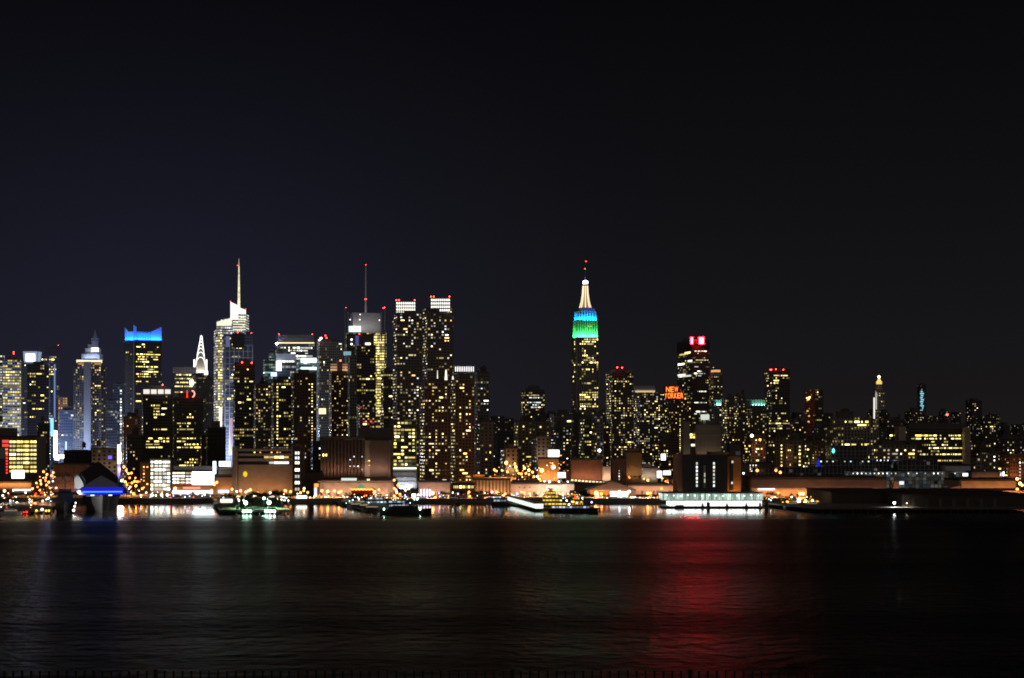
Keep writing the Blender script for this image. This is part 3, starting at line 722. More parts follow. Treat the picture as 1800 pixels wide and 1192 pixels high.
light_up(r, P1, z0 + 6, z1, 'stone', [('at', [(572, .45, .7)], 'yellow')], random.Random(2), 6)
P2 = footprint(1010.5, 1048, D + 9, None, 1017)
z2 = pz(549, D)
MB().prism(P2, z1, z2).build('blue_tier', M['concd'], r)
piers(P2, z1, z2 + 2.5, 6, 3, 'blue_piers', M['white'], 2.6)
P3 = footprint(1018, 1046, D + 14, None, 1021.5)
z3 = pz(543.5, D)
MB().prism(P3, z2, z3).build('blue_tier', M['concd'], r)
piers(P3, z2, z3 + 2, 5, 2, 'blue_piers', M['limest'], 3.0)
P4 = footprint(1021, 1044, D + 20, None, 1024)
MB().prism(P4, z3, pz(539, D)).build('deck_tier', M['limest'], r)
grn, blu = (.04, 1, .20), (.0, .42, 1)
flood(r, P1[0], P1[1], z0 + .4, 4, grn, 34000, 74, 1.5, False); flood(r, P1[3], P1[0], z0 + .4, 4, grn, 17000, 74, 1.5, False)
flood(r, P2[0], P2[1], z1 + .6, 2.2, blu, 22000, 74, 1.5, False); flood(r, P2[3], P2[0], z1 + .6, 3, blu, 8000, 74, 1.5, False)
flood(r, P3[0], P3[1], z2 + .6, 3, (.0, .16, 1), 1100, 74, 1.5, False)
flood(r, P4[0], P4[1], z3 + .6, 3, (.0, .04, 1), 220, 74, 1.5, False)
cx, cy = px(1029, D) + 4, D + 34
cx = px(1028.8, cy)
mz = [pz(y, D) for y in (538.6, 535, 527, 515, 506, 499.5)]
mr = [9.8, 8.6, 6.6, 4.9, 4.3, 4.0]
MB().lathe(cx, cy, list(zip(mr, mz)), 8, 0, R(22.5)).build('mast_base', glow('mast_glass', (1, .48, .12), .34), r)
for k in range(8):
    t = R(45 * k)
    w = MB()
    for (ra, za), (rb, zb) in zip(zip(mr, mz), list(zip(mr, mz))[1:]):
        w.bar((cx + math.cos(t) * ra, cy + math.sin(t) * ra, za), (cx + math.cos(t) * rb, cy + math.sin(t) * rb, zb), .95, 5)
    w.build('mast_wing', glow('mast_white', (1, .88, .58), 1.25) if k == 0 else bpy.data.materials['mast_white'], r)
MB().lathe(cx, cy, [(5.2, mz[-1]), (5.6, mz[-1] + 2.2), (4.4, pz(496, D))], 12).build('mast_cap', M['steel'], r)
MB().lathe(cx, cy, [(4.0, pz(495.6, D)), (4.6, pz(494, D)), (4.2, pz(491.6, D)), (1.5, pz(490, D))], 12).build('beacon_ring', glow('crown_beacon', (.85, .85, 1), 9), r)
MB().bar((cx, cy, pz(491, D)), (cx, cy, pz(474, D)), 1.5, 6, 1.1).build('antenna', plain('antenna_blue', (.12, .14, .28)), r)
MB().bar((cx, cy, pz(474, D)), (cx, cy, pz(447, D)), .9, 6, .3).build('antenna_tip', bpy.data.materials['antenna_blue'], r)
beacon(r, 1030.3, 459.5, D, .9); beacon(r, 1028.2, 472.5, D, .9)

r, p, z = T('apartment_tower', 'many windowed apartment tower with pale roof brows and two red beacons', 1065, 1113, 655, 2120, 'res', dep=26, roof=None, cat='skyscraper', lit=[('rand', 150, 'yellow'), ('rand', 8, 'cool')], beacons=[(1085, 646), (1093.5, 646.5)])
D = 2120
MB().prism(inset(p, 4), z, pz(648, D)).build('roof_plant', M['concd'], r)
for x0_, x1_ in ((1071, 1081), (1100, 1112)): MB().prism([(px(x0_, D), D + 1), (px(x1_, D), D + 1), (px(x1_, D), D + 6), (px(x0_, D), D + 6)], z, 0, zt=[pz(652, D), pz(649, D), pz(649, D), pz(652, D)]).build('roof_brow', M['conc'], r)
r, p, z = T('apartment_tower', 'apartment tower with a sloped white roof wedge, left of the red rooftop sign', 1114, 1169, 690, 2260, 'resg', dep=26, roof=None, lit=[('rand', 150, 'warm'), ('rand', 14, 'cool')])
D = 2258
MB().prism([(px(1116, D), D), (px(1152, D), D), (px(1152, D), D + 18), (px(1116, D), D + 18)], z, 0, zt=[pz(684, D), pz(684, D), pz(677.5, D), pz(677.5, D)]).build('roof_wedge', M['white'], r)
MB().box(px(1117, D), px(1151, D), D - 1, D - .2, pz(689.5, D), pz(687, D)).build('lit_eave', glow('eave_amber', (1, .7, .35), .8), r)
# red two-line rooftop sign on its hotel
D = 2500
r, p, z = T('hotel_block', 'reddish hotel block under the two line red neon sign', 1168, 1217, 704, D, 'brickd', dep=30, roof='plant', lit=[('rand', 70, 'yellow'), ('col', [(.40, 735, 790)], 'yellow')], cat='hotel')
sg = empty('rooftop_sign', 'red neon sign in two lines of capitals above the hotel roof', 'sign', (px(1185, D), D, z))
def text_mesh(body, name, size, mat):
    cu = bpy.data.curves.new(name, 'FONT'); cu.body = body; cu.size = size; cu.extrude = .06; cu.offset = .004; cu.align_x = 'LEFT'
    o = bpy.data.objects.new(name, cu); col.objects.link(o)
    dg = bpy.context.evaluated_depsgraph_get(); me = bpy.data.meshes.new_from_object(o.evaluated_get(dg))
    bpy.data.objects.remove(o); me.materials.clear(); me.materials.append(mat); return me
neonw = glow('sign_neon', (1, .30, .035), 2.0); neon_halo = glow('sign_channel', (1, .012, .006), 1.3, True)
for ch_line, xa, xb, ya, yb in (('NEW', 1170.8, 1193, 689, 680.3), ('YORKER', 1168, 1202, 700.2, 691.2)):
    n = len(ch_line); step = (xb - xa) / n
    for i, chh in enumerate(ch_line):
        me = text_mesh(chh, 'letter', 1.0, neonw)
        xs = [v.co.x for v in me.vertices]; ys = [v.co.y for v in me.vertices]
        sx = px(xa + step * .80, D) - px(xa, D); sx /= (max(xs) - min(xs)); sy = (pz(yb, D) - pz(ya, D)) / (max(ys) - min(ys))
        for v in me.vertices:
            x_, y_, z_ = v.co; v.co = ((x_ - min(xs)) * sx, -z_ - 0.0, (y_ - min(ys)) * sy)
        o = link('letter', me, sg, loc=(px(xa + step * i, D), D - 2.0, pz(ya, D)))
        ch_ = me.copy(); ch_.materials[0] = neon_halo
        c_ = link('channel', ch_, None, loc=(-.35, .7, -.35)); c_.parent = o; c_.scale = (1.2, 1, 1.14)  # enlarged glowing copy behind each letter, painting its red halo
mb = MB()
for k in range(9): mb.bar((px(1168 + k * 4.2, D), D - .9, z), (px(1168 + k * 4.2, D), D - .9, pz(680 if k < 7 else 690, D)), .3, 4)
for yy in (690, 680, 701): mb.bar((px(1168, D), D - .9, pz(yy, D)), (px(1193 if yy == 680 else 1202, D), D - .9, pz(yy, D)), .3, 4)
mb.build('scaffold', M['iron'], sg)
MB().box(px(1166.5, D), px(1203.5, D), D - .5, D - .2, pz(702.5, D), pz(690, D)).build('backing', plain('maroon_backing', (.20, .012, .010)), sg)
MB().box(px(1166.5, D), px(1196, D), D - .5, D - .2, pz(689.9, D), pz(679, D)).build('backing', bpy.data.materials['maroon_backing'], sg)
# dark tower with two glowing red signs
D = 2700
r, p, z = T('office_tower', 'dark office tower with two blazing red signs on its roof line', 1190, 1247, 598, D, 'dark', xc=1217, roof='plant', cat='skyscraper',
            lit=[('at', [(611, .3, 1), (619, .15, .8), (634, 0, 1), (634, .1, 1), (643, .1, .3), (658, .1, .7), (690, .2, .9), (707, .02, .95), (723, .0, .95), (728, 0, .4), (660, .2, .5)], 'white'), ('rand', 26, 'white')])
C, Rr, _, Bk = [Vector(q) for q in p]
light_up(r, [p[3], p[0], p[1], p[2]], pz(700, D), z, 'dark', [], random.Random(1))
for (y_, f0, f1, me) in ((613, .3, .55, 'cool'), (621, .15, .6, 'warm'), (619, .5, .9, 'warm'), (638, .05, .5, 'white'), (634, .7, 1, 'white'), (657, .02, .6, 'white'), (660, .05, .95, 'white'), (700, .3, .6, 'warm')):
    a = Bk + (C - Bk) * (f0 + f1) / 2; put_window(r, WMESH[me], (a.x, a.y, pz(y_, D)), math.atan2((C - Bk).y, (C - Bk).x), (C - Bk).length * (f1 - f0) * .9, 2.4)
MB().prism(inset(p, -.15), z - 16, z - 1.5).build('crown_band', plain('maroon_cladding', (.05, .03, .034)), r)
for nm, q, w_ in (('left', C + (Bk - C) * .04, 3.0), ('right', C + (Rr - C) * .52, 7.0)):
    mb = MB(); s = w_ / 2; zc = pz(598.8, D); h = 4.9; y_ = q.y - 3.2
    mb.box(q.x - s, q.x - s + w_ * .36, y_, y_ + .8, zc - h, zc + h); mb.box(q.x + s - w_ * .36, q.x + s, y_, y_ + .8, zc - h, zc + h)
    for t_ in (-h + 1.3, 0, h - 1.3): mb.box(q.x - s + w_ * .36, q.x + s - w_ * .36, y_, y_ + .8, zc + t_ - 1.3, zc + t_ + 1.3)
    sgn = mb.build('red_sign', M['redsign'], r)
    sub_part(MB().box(q.x - s - 1.5, q.x + s + 1.5, y_ + .9, y_ + 1.5, zc - h - 1.3, zc + h + 1.3), 'sign_halo', glow('sign_halo_' + nm, (1, .012, .02), .4), sgn)  # red halo of the sign, added as a larger glowing panel behind it
r, p, z = T('apartment_tower', 'tower with an amber lit stepped roof, right of the red signed tower', 1246, 1270, 660, 2640, 'res', dep=22, roof=None, lit=[('rand', 26, 'warm')])
MB().prism(inset(p, 1), z, pz(654, 2640)).build('roof_tier', M['beige'], r)
MB().prism(inset(p, 2.5), pz(654, 2640), pz(650, 2640)).build('amber_crown', glow('amber_crown', (1, .52, .2), .85), r)
beacon(r, 1254, 646, 2642, .6)
T('apartment_block', 'dark block dotted with warm windows, third right of the red signed tower', 1270, 1312, 702, 2300, 'res', dep=24, lit=[('rand', 60, 'yellow'), ('at', [(694 + 17, .1, .9)], 'white')], roof='both')
for lab, x0_, x1_, D_ in (('short block with a faint green lit arcade on top, beside the amber roofed tower', 1246, 1276, 2500), ('long block with a green lit arcade along its roof line', 1308, 1359, 2480)):
    r, p, z = T('office_block', lab, x0_, x1_, 713, D_, 'grey', dep=24, roof=None, lit=[('at', [(720, .1, .95), (731, .0, .9), (738, .0, .8)], 'white'), ('rand', 14, 'warm')], cat='building')
    MB().prism(inset(p, 3), z, pz(703, D_)).build('arcade_core', plain('green_wall', (.10, .22, .2)) if x0_ == 1246 else bpy.data.materials['green_wall'], r)
    a, b = Vector(p[0]), Vector(p[1]); n = max(4, int((b - a).length / 4)); mb = MB(); gl = MB()
    for k in range(n + 1):
        c = a + (b - a) * k / n + Vector((0, 1.6)); mb.box(c.x - .35, c.x + .35, c.y - .35, c.y + .35, z, pz(703.5, D_))
    mb.prism([tuple(q) for q in inset(p, .5)], pz(703.4, D_), pz(702, D_)); mb.build('arcade', M['white'], r)
    flood(r, a + (b - a) * .03 + Vector((0, 2)), a + (b - a) * .97 + Vector((0, 2)), z + .5, 1.2, (.45, 1, .8), 3200, 75, .6, False)
T('apartment_tower', 'dark tower with three red roof beacons, tallest right of the red signed tower', 1344, 1389, 650, 2400, 'dark', dep=26, roof='plant', cat='skyscraper',
  lit=[('at', [(661, .1, .95), (668, .1, .3), (674, .1, .35), (745, .2, .8)], 'yellow'), ('rand', 80, 'warm')], beacons=[(1354, 650), (1356, 650), (1364, 649), (1377, 650)])
r, p, z = T('office_tower', 'square topped tower with a brown lit left face and black right face', 1415, 1447, 685, 2620, 'dark', xc=1433, roof=None, cat='skyscraper', lit=[('rand', 24, 'yellow')])
a, b = Vector(p[3]), Vector(p[0]); nn = Vector(((b - a).y, -(b - a).x)).normalized()
MB().prism([tuple(a + nn * .6), tuple(b + nn * .6), tuple(b + nn * .05), tuple(a + nn * .05)], GZ, z - .4).build('brown_face', STY['brownf'][0], r)
for y_, f in ((699, .25), (701, .4), (703, .3), (722, .3), (731, .45), (741, .4), (698, .5)):
    q = a + (b - a) * f + nn * .8; put_window(r, WMESH['yellow'], (q.x, q.y, pz(y_, 2620)), math.atan2((b - a).y, (b - a).x), 6, 2.2)
# ---- right hand cluster
D = 2020
r, p, z = T('office_block', 'pale stepped office block with yellow lit upper floors', 1447, 1545, 770, D, 'stone', dep=40, roof=None, tiers=[(1451, 1542, 752), (1459, 1532, 734)], cat='building',
            lit=[('at', [(779, .1, .35), (780, .5, .85)], 'yellow')])
for (x0_, x1_, ya, yb, rows, off) in ((1451, 1542, 770, 752, [(755, .0, 1), (758.5, 0, .4), (765, .2, .6), (760, .55, .95), (766, .6, .9)], 3), (1459, 1532, 752, 734, [(738.5, .1, .9), (743.5, .05, 1), (744, .4, .9), (749, .5, .9)], 5)):
    q = footprint(x0_, x1_, D + off, 30)
    light_up(r, q, pz(ya, D), pz(yb, D), 'stone', [('at', rows, 'yellow')], random.Random(off), 50)
mb = MB()
for k in range(12): mb.box(px(1456 + k * 7.2, D), px(1457.4 + k * 7.2, D), D + 3 + k * 3.2, D + 5 + k * 3.2, pz(800, D), pz(772, D))
MB().box(px(1478, D), px(1505, D), D + 16, D + 30, pz(734, D), pz(723, D)).build('roof_plant', M['concd'], r)
MB().lathe(px(1492, D), D + 22, [(5, pz(723, D)), (5, pz(719, D)), (1, pz(717, D))], 10).build('water_tank', M['timber'], r)
# gold topped clock-tower-like campanile
D = 3250
r = empty('campanile_tower', 'slim tower with a golden lantern and floodlit pyramid roof', 'skyscraper', (px(1545, D), D, GZ))
Pm = footprint(1534.5, 1555, D, None, 1541)
MB().prism(Pm, GZ, pz(684, D)).build('shaft', STY['stone'][0], r)
light_up(r, Pm, pz(760, D), pz(690, D), 'stone', [('rand', 26, 'yellow')], random.Random(4), 20)
cx, cy = px(1545.3, D + 12), D + 12
MB().lathe(cx, cy, [(9, pz(684, D)), (5.4, pz(682, D)), (4.6, pz(672, D))], 8).build('pyramid_roof', M['limest'], r)
MB().lathe(cx, cy, [(4.4, pz(681, D)), (4.2, pz(675, D))], 8).build('lit_arcade', glow('arcade_white', (1, .92, .7), 1.3), r)
MB().lathe(cx, cy, [(5.2, pz(675, D)), (5.4, pz(671, D)), (3, pz(668, D)), (1.6, pz(664, D)), (2, pz(662, D)), (.4, pz(659, D))], 10).build('gold_cupola', glow('gold_light', (1, .62, .14), 1.1), r)
o = link('lantern', ico(2.6, 2), r, loc=pt(1545, 662.5, D + 8)); o.data.materials.append(glow('lantern_gold', (1, .85, .5), 4))
for x_, y0, y1 in ((1536, 736, 699), (1539.5, 720, 690)):
    MB().box(px(x_ - 1.2, D), px(x_ + 1.2, D), D - 4, D - 2.6, pz(y0, D), pz(y1, D)).build('lit_corner', glow('corner_white%d' % x_, (1, .97, .85), 1.0 if x_ < 1538 else .45), r)
r, p, z = T('apartment_tower', 'slender black tower with one cyan lit edge, right of the golden lantern tower', 1612, 1628, 677, 3150, 'ink', dep=18, roof='plant', cat='skyscraper', lit=[('rand', 8, 'cool')])
for k in range(10): MB().box(px(1617 + (k % 2), 3150), px(1621 + (k % 3), 3150), 3146, 3148, pz(722 - k * 3.6, 3150), pz(719.6 - k * 3.6, 3150)).build('cyan_bay', glow('cyan_bay', (.35, .85, 1), .8) if k == 0 else bpy.data.materials['cyan_bay'], r)
T('apartment_block', 'dark block at the foot of the cyan edged tower', 1590, 1626, 724, 2700, 'farl', dep=22, lit=[('rand', 16, 'yellow')], roof='both')
T('apartment_block', 'low block with a few yellow windows under the golden lantern tower', 1548, 1590, 738, 2650, 'farl', dep=22, lit=[('rand', 26, 'warm')], roof='both')
T('apartment_tower', 'dim tower with warm upper windows near the right border, tallest there', 1697, 1726, 704, 2820, 'farl', dep=22, lit=[('at', [(712, .1, .8), (716, .1, .9)], 'warm'), ('rand', 18, 'warm')], roof='plant')
T('apartment_block', 'stepped dim block with a line of small windows, right of the dim tower', 1716, 1752, 735, 2760, 'farl', dep=22, lit=[('at', [(749, 0, 1), (751, .2, .9)], 'yellow'), ('rand', 10, 'warm')], roof='tank')
D = 1920
r, p, z = T('office_block', 'wide dark office block ruled with long yellow floor lines', 1589, 1706, 754, D, 'dark', xc=1597, roof='plant', cat='building',
            lit=[('at', [(756, .4, .68), (763, .02, .95), (769.5, .04, 1), (770, .3, .9), (782, .3, .42), (782, .55, .75), (788, .35, .95), (801.5, .18, 1), (808, .1, .98)], 'yellow'), ('rand', 8, 'yellow')])
MB().box(px(1699, D - 4), px(1709, D - 4), D - 2 + 5, D + 26, GZ, pz(751, D)).build('end_slab', M['beige'], r)
T('office_block', 'low dark wing with one yellow line, left of the wide ruled office block', 1545, 1579, 750, 1960, 'ink', dep=20, lit=[('at', [(763, .0, 1)], 'yellow')], roof=None, cat='building')
o = empty('stair_tower', 'blank beige slab tower between the low dark wing and the wide office block', 'building', (px(1583, 1900), 1900, GZ))
MB().box(px(1577, 1900), px(1589, 1900), 1890, 1912, GZ, pz(750, 1900)).build('wall', M['beige'], o); MB().box(px(1579, 1900), px(1587, 1900), 1894, 1908, pz(750, 1900), pz(748, 1900)).build('roof_plant', M['concd'], o)
# mast with the big red lamp
o = empty('radio_mast', 'thin lattice mast with one large red warning light', 'mast', pt(1665, 745, 2600))
mb = MB()
b0 = pt(1665, 756, 2600); t0 = pt(1665, 729, 2600)
for sx, sy in ((-1, -1), (1, -1), (1, 1), (-1, 1)): mb.bar(b0 + Vector((sx * 2.4, sy * 2.4, 0)), t0 + Vector((sx * .3, sy * .3, 0)), .25, 4)
mb.build('lattice', M['iron'], o); link('warning_light', BEACON, o, loc=t0, scale=(2.0,) * 3)
rl, _p, _z = T('apartment_block', 'low block with orange roof lights carrying the lattice mast', 1632, 1692, 752, 2595, 'farl', dep=24, lit=[('rand', 8, 'amber'), ('at', [(757, .4, .7)], 'warm')], roof='plant')
for k, x_ in enumerate((1641, 1649, 1660, 1681)):
    MB().box(px(x_ - 1.6, 2590), px(x_ + 1.6, 2590), 2588, 2591, pz(752, 2590), pz(747, 2590)).build('roof_light', glow('roof_orange%d' % k, (1, .33, .08), 1.3), rl)
T('apartment_block', 'white mid rise block in several wings with scattered windows, above the dark glass hall', 1524, 1612, 783, 1770, 'lowlit', dep=26, lit=[('rand', 70, 'warm')], roof='both')
T('apartment_block', 'white grid fronted block left of the pale stepped office block', 1411, 1446, 778, 1880, 'lowlit', dep=22, lit=[('rand', 34, 'warm'), ('col', [(.5, 780, 815)], 'yellow')], roof='both')
# ---- blocks between the towers, nearer rows
rows = [
 ('apartment_block', 'brown block with warm windows below the tower with amber roof', 1308, 1346, 766, 1780, 'brick', 44, 'warm', 'both'),
 ('apartment_block', 'long dark roofed block behind the brown waterfront blocks', 1280, 1352, 752, 1980, 'brickd', 14, 'warm', 'tank'),
 ('apartment_block', 'tan block with one bright stair column, right of the brown block', 1350, 1381, 770, 1800, 'tan', 26, 'warm', 'both'),
 ('apartment_block', 'narrow pale block with a yellow dotted column beside the tan block', 1381, 1411, 775, 1760, 'lowlit', 12, 'yellow', 'plant'),
 ('apartment_block', 'small brick block with pairs of windows beside the narrow pale block', 1428, 1450, 776, 1740, 'brick', 22, 'warm', 'tank'),
 ('apartment_tower', 'mid height block with bright floors directly behind the pale blank slabs', 1268, 1290, 700, 2120, 'res', 46, 'yellow', 'plant'),
 ('apartment_tower', 'greenish windowed block right of the mid height block', 1289, 1310, 697, 2180, 'res', 40, 'yellow', 'tank'),
 ('apartment_block', 'square block with warm rows below the green arcade', 1312, 1352, 722, 2260, 'res', 40, 'yellow', 'plant'),
 ('apartment_block', 'dim block left of the square topped brown tower', 1389, 1416, 742, 2440, 'farl', 18, 'warm', 'both'),
 ('apartment_block', 'low dim block in front of the square topped brown tower', 1426, 1462, 752, 2200, 'farl', 20, 'cool', 'both'),
 ('apartment_block', 'grey block with a bright lit roof terrace left of the tallest skyscraper', 966, 1008, 729, 2300, 'grey', 24, 'warm', 'plant'),
 ('apartment_block', 'grey brown stepped block two left of the tallest skyscraper', 926, 968, 742, 2100, 'lowlit', 30, 'warm', 'both'),
 ('apartment_block', 'tan corner block with a row of bright windows near the green white billboard', 903, 940, 741, 2000, 'tan', 34, 'yellow', 'both'),
 ('apartment_block', 'dark low block with cyan windows right of the pale slab', 866, 903, 758, 1900, 'ink', 14, 'cool', 'tank'),
 ('apartment_block', 'pale brown tower block behind the orange street lamps', 934, 966, 768, 1760, 'lowlit', 12, 'white', 'plant'),
 ('apartment_block', 'dark block with many small lights below the tallest skyscraper', 968, 1003, 752, 1900, 'farl', 30, 'mixed', 'both'),
 ('apartment_tower', 'yellow dotted dark tower directly in front of the tallest skyscraper', 1018, 1050, 735, 1960, 'dark', 56, 'yellow', 'plant'),
 ('apartment_tower', 'slim grey tower with a white lamp halfway up, before the tallest skyscraper', 1040, 1060, 732, 1850, 'grey', 20, 'warm', 'plant'),
 ('apartment_block', 'dim brown block left of the beaconed apartment tower', 1052, 1072, 746, 2020, 'brickd', 26, 'yellow', 'tank'),
 ('apartment_block', 'dark block at the foot of the tower with the sloped roof wedge', 1150, 1192, 772, 1900, 'brickd', 22, 'warm', 'both'),
 ('apartment_block', 'dim brick block right of the brown brick towers, orange lit below', 836, 868, 742, 1760, 'tan', 22, 'warm', 'plant'),
 ('apartment_block', 'beige block behind the orange lit striped warehouse', 880, 910, 790, 1640, 'beige_', 16, 'warm', 'plant'),
 ('apartment_block', 'olive slab rising behind the concrete telephone-yellow marked building', 512, 546, 752, 1640, 'brownf', 16, 'cool', 'plant'),
 ('apartment_block', 'dark block between the olive slab and the ribbed brown building', 545, 570, 775, 1700, 'ink', 10, 'cool', None),
 ('apartment_block', 'black windowless tower block right of the dark apartment blocks', 362, 397, 752, 1720, 'blank', 0, 'warm', 'plant'),
 ('apartment_block', 'dark stepped block beside the lit canyon of the narrow street', 222, 252, 766, 1680, 'ink', 16, 'mixed', 'both'),
 ('apartment_block', 'dark low roof block below the ringed spire tower', 112, 162, 793, 1660, 'blank', 0, 'warm', 'tank'),
 ('apartment_block', 'blue shadowed block right of the ringed spire tower', 186, 206, 705, 2440, 'blue', 16, 'cool', 'plant'),
 ('apartment_block', 'grey blue block behind the bright billboard canyon', 104, 132, 722, 2520, 'blue', 12, 'cool', 'plant'),
 ('apartment_block', 'dotted dark block behind the lit office at the left border', 66, 88, 745, 1980, 'dark', 30, 'warm', 'tank'),
 ('apartment_block', 'pale concrete block above the brown shed left of the gabled pavilion', 161, 206, 790, 1620, 'conc_', 2, 'white', 'tank'),
 ('apartment_block', 'dark slab with a pale stripe edge right of the black windowless tower', 352, 366, 765, 1800, 'ink', 4, 'warm', None),
 ('apartment_block', 'brown block right of the wide ruled office block', 1706, 1745, 782, 1800, 'brickd', 12, 'cool', 'both'),
 ('apartment_block', 'brick block with a bright stair column near the right border', 1754, 1806, 800, 1620, 'brick', 16, 'warm', 'tank'),
 ('apartment_block', 'dim block with paired white windows left of the brick block', 1722, 1757, 796, 1680, 'tan', 14, 'white', 'plant'),
 ('apartment_block', 'tall dim block filling the right border behind the brick block', 1750, 1812, 770, 2250, 'farl', 24, 'mixed', 'both'),
 ('apartment_block', 'small tan block right of the end slab of the wide office block', 1707, 1728, 805, 1600, 'lowlit', 6, 'warm', None),
]
STY['beige_'] = STY['lowlit']
facade('blank', (.02, .019, .019), 4, 4, .5, .5, .0, .0, 'warm', 0.1); STY['conc_'] = STY['lowlit']
for nm, lab, x0, x1, yt, D_, st, n, pal, rf in rows:
    lab = lab.replace('telephone-yellow marked', 'yellow signed')
    sp = [('rand', n, pal)] if n else None
    if 'stair column' in lab: sp = [('col', [(.55, yt + 8, yt + 42)], 'cool' if 'brick' in lab else 'yellow')] + sp
    if 'dotted column' in lab: sp = [('col', [(.62, yt + 4, yt + 40)], 'yellow'), ('col', [(.3, yt + 4, yt + 40)], 'yellow')] + sp
    if 'roof terrace' in lab: sp = [('at', [(731, .2, .6)], 'yellow')] + sp
    T(nm, lab, x0, x1, yt, D_, st, dep=22, lit=sp, roof=rf, cat='building')
# far, nearly unlit blocks along the horizon
rng = random.Random(77)
k = 0
for x in list(range(838, 1000, 20)) + list(range(1048, 1070, 16)) + list(range(1270, 1440, 24)) + list(range(1440, 1830, 21)) + list(range(-10, 30, 20)):
    w = rng.randint(16, 30); D_ = rng.choice((2950, 3080, 3350, 3480)); yt = rng.randint(722, 752)
    if 860 < x < 905: yt = rng.randint(718, 745)
    T('city_block', 'dim distant block on the horizon between the towers', x, x + w, yt, D_ + rng.randint(-20, 20), 'farl', dep=26, roof='plant' if rng.random() < .5 else None, cat='building', group='dim distant blocks on the horizon')
    k += 1
# billboards deep in the two bright streets
def billboard(label, x0, x1, y0, y1, D, mat, depth=1.2):
    r = empty('billboard', label, 'billboard', (px((x0 + x1) / 2, D), D, pz(y1, D)))
    MB().box(px(x0, D), px(x1, D), D, D + .5, pz(y1, D), pz(y0, D)).build('screen', mat, r)
    MB().box(px(x0, D) - .4, px(x1, D) + .4, D + .52, D + depth + .5, pz(y1, D) - .4, pz(y0, D) + .4).build('casing', M['iron'], r)
    return r
ledw = glow('led_bluewhite', (.55, .72, 1), 9.0, True); ledb = glow('led_blue', (.12, .32, 1), 3.0, True)
billboard('brilliant blue white screen standing tall at the end of the left street', 94.5, 100, 757, 804, 2050, ledw)
billboard('smaller blue screen above the brilliant screen in the left street', 88, 94, 735, 765, 2150, ledb)
billboard('low white hot screen at the foot of the brilliant street screen', 96, 104, 800, 808, 1960, glow('led_white', (.85, .92, 1), 22, True))
billboard('orange white low screen right of the brilliant street screen', 105, 112, 799, 806, 1950, glow('led_peach', (1, .85, .7), 10, True))
billboard('narrow pale strip screen between the orange tower and the ringed spire tower', 114.5, 117.5, 776, 800, 2050, glow('led_dim', (.5, .7, 1), 1.6, True))
billboard('warm white blade sign down in the narrow right street', 206.5, 212, 782, 816, 1900, glow('led_warm', (1, .93, .8), 4.5, True))
billboard('yellow blade sign beside the white one in the narrow street', 210, 213.5, 795, 812, 1850, glow('led_yellow', (1, .8, .35), 3.0, True))
billboard('violet blade sign at the foot of the narrow street', 206.5, 211, 816, 838, 1800, glow('led_violet', (.25, .14, 1), 1.4, True))
billboard('blue round-edged sign on the pale concrete block', 190, 196.5, 801, 807, 1606, M['purple'])

# glow of the signs and street lights down in the bright avenue (added bare fill lights between the towers)
def avenue_fill(x, D, z, color, power, rad=3):
    ld = bpy.data.lights.new('avenue_fill_lights', 'POINT'); ld.energy = power * .15; ld.color = color; ld.shadow_soft_size = rad
    o = bpy.data.objects.new('avenue_fill_lights', ld); col.objects.link(o); o.location = (px(x, D), D, z)
avenue_fill(98, 2260, 30, (.40, .55, 1), 2.0e6); avenue_fill(40, 2420, 30, (.45, .60, 1), 2.2e6); avenue_fill(122, 2220, 25, (.35, .48, 1), .3e6)
avenue_fill(110, 2640, 40, (.35, .48, 1), 1.6e6); avenue_fill(202, 2200, 25, (.5, .6, 1), .7e6); avenue_fill(212, 1800, 18, (1, .75, .5), .16e6)
avenue_fill(388, 2330, 25, (.78, .86, 1), 1.3e6); avenue_fill(366, 2500, 30, (.55, .55, 1), 1.2e6); avenue_fill(480, 2560, 60, (.6, .75, 1), 1.0e6)
avenue_fill(557, 2290, 30, (.6, .68, 1), .7e6)
# ================================================================== THE WATERFRONT
DOOR = MB().box(-1.2, 1.2, -.1, .06, -1.6, 1.6).mesh('door', M['concd'])
def shed(name, label, cat, x0, x1, yt, D, mat, dep=40, parts=(), roofm=None, base=GZ, gable=None):
    """low building facing the river; gable = photo row of the ridge"""
    r = empty(name, label, cat, (px((x0 + x1) / 2, D), D, base))
    zt = pz(yt, D); a, b = px(x0, D), px(x1, D)
    MB().box(a, b, D, D + dep, base, zt).build('wall', mat, r)
    w_ = x1 - x0
    if w_ > 14 and base == GZ:
        n = max(2, int(w_ / 7)); mb = MB()
        for k in range(n + 1):
            x_ = a + .3 + (b - a - .6) * k / n; mb.box(x_ - .28, x_ + .28, D - .3, D - .01, base, zt - .7)
        mb.build('pilasters', mat, r)
        MB().box(a, b, D - .34, D - .01, zt - .68, zt - .1).build('cornice', M['concd'], r)
        rn = random.Random(label)
        for k in range(n):
            if rn.random() < .35:
                x_ = a + .3 + (b - a - .6) * (k + .5) / n; link('door', DOOR, r, loc=(x_, D - .05, base + 1.6), scale=(rn.uniform(.7, 1.1), 1, 1))
    if gable:
        zr = pz(gable, D); c = (a + b) / 2; mb = MB(); e = .6
        for y0, y1 in ((D - e, D + dep + e),):
            A = [(a - e, y0, zt + .02), (b + e, y0, zt + .02), (c, y0, zr)]; B = [(q[0], y1, q[2]) for q in A]
            mb.face(A); mb.face(B[::-1]); mb.face([A[0], A[2], B[2], B[0]]); mb.face([A[2], A[1], B[1], B[2]]); mb.face([A[1], A[0], B[0], B[1]])
        mb.build('roof', roofm or M['roofd'], r)
    else:
        MB().box(a - .3, b + .3, D - .3, D + dep + .3, zt + .02, zt + .9).build('roof', roofm or M['roofd'], r)
    return r
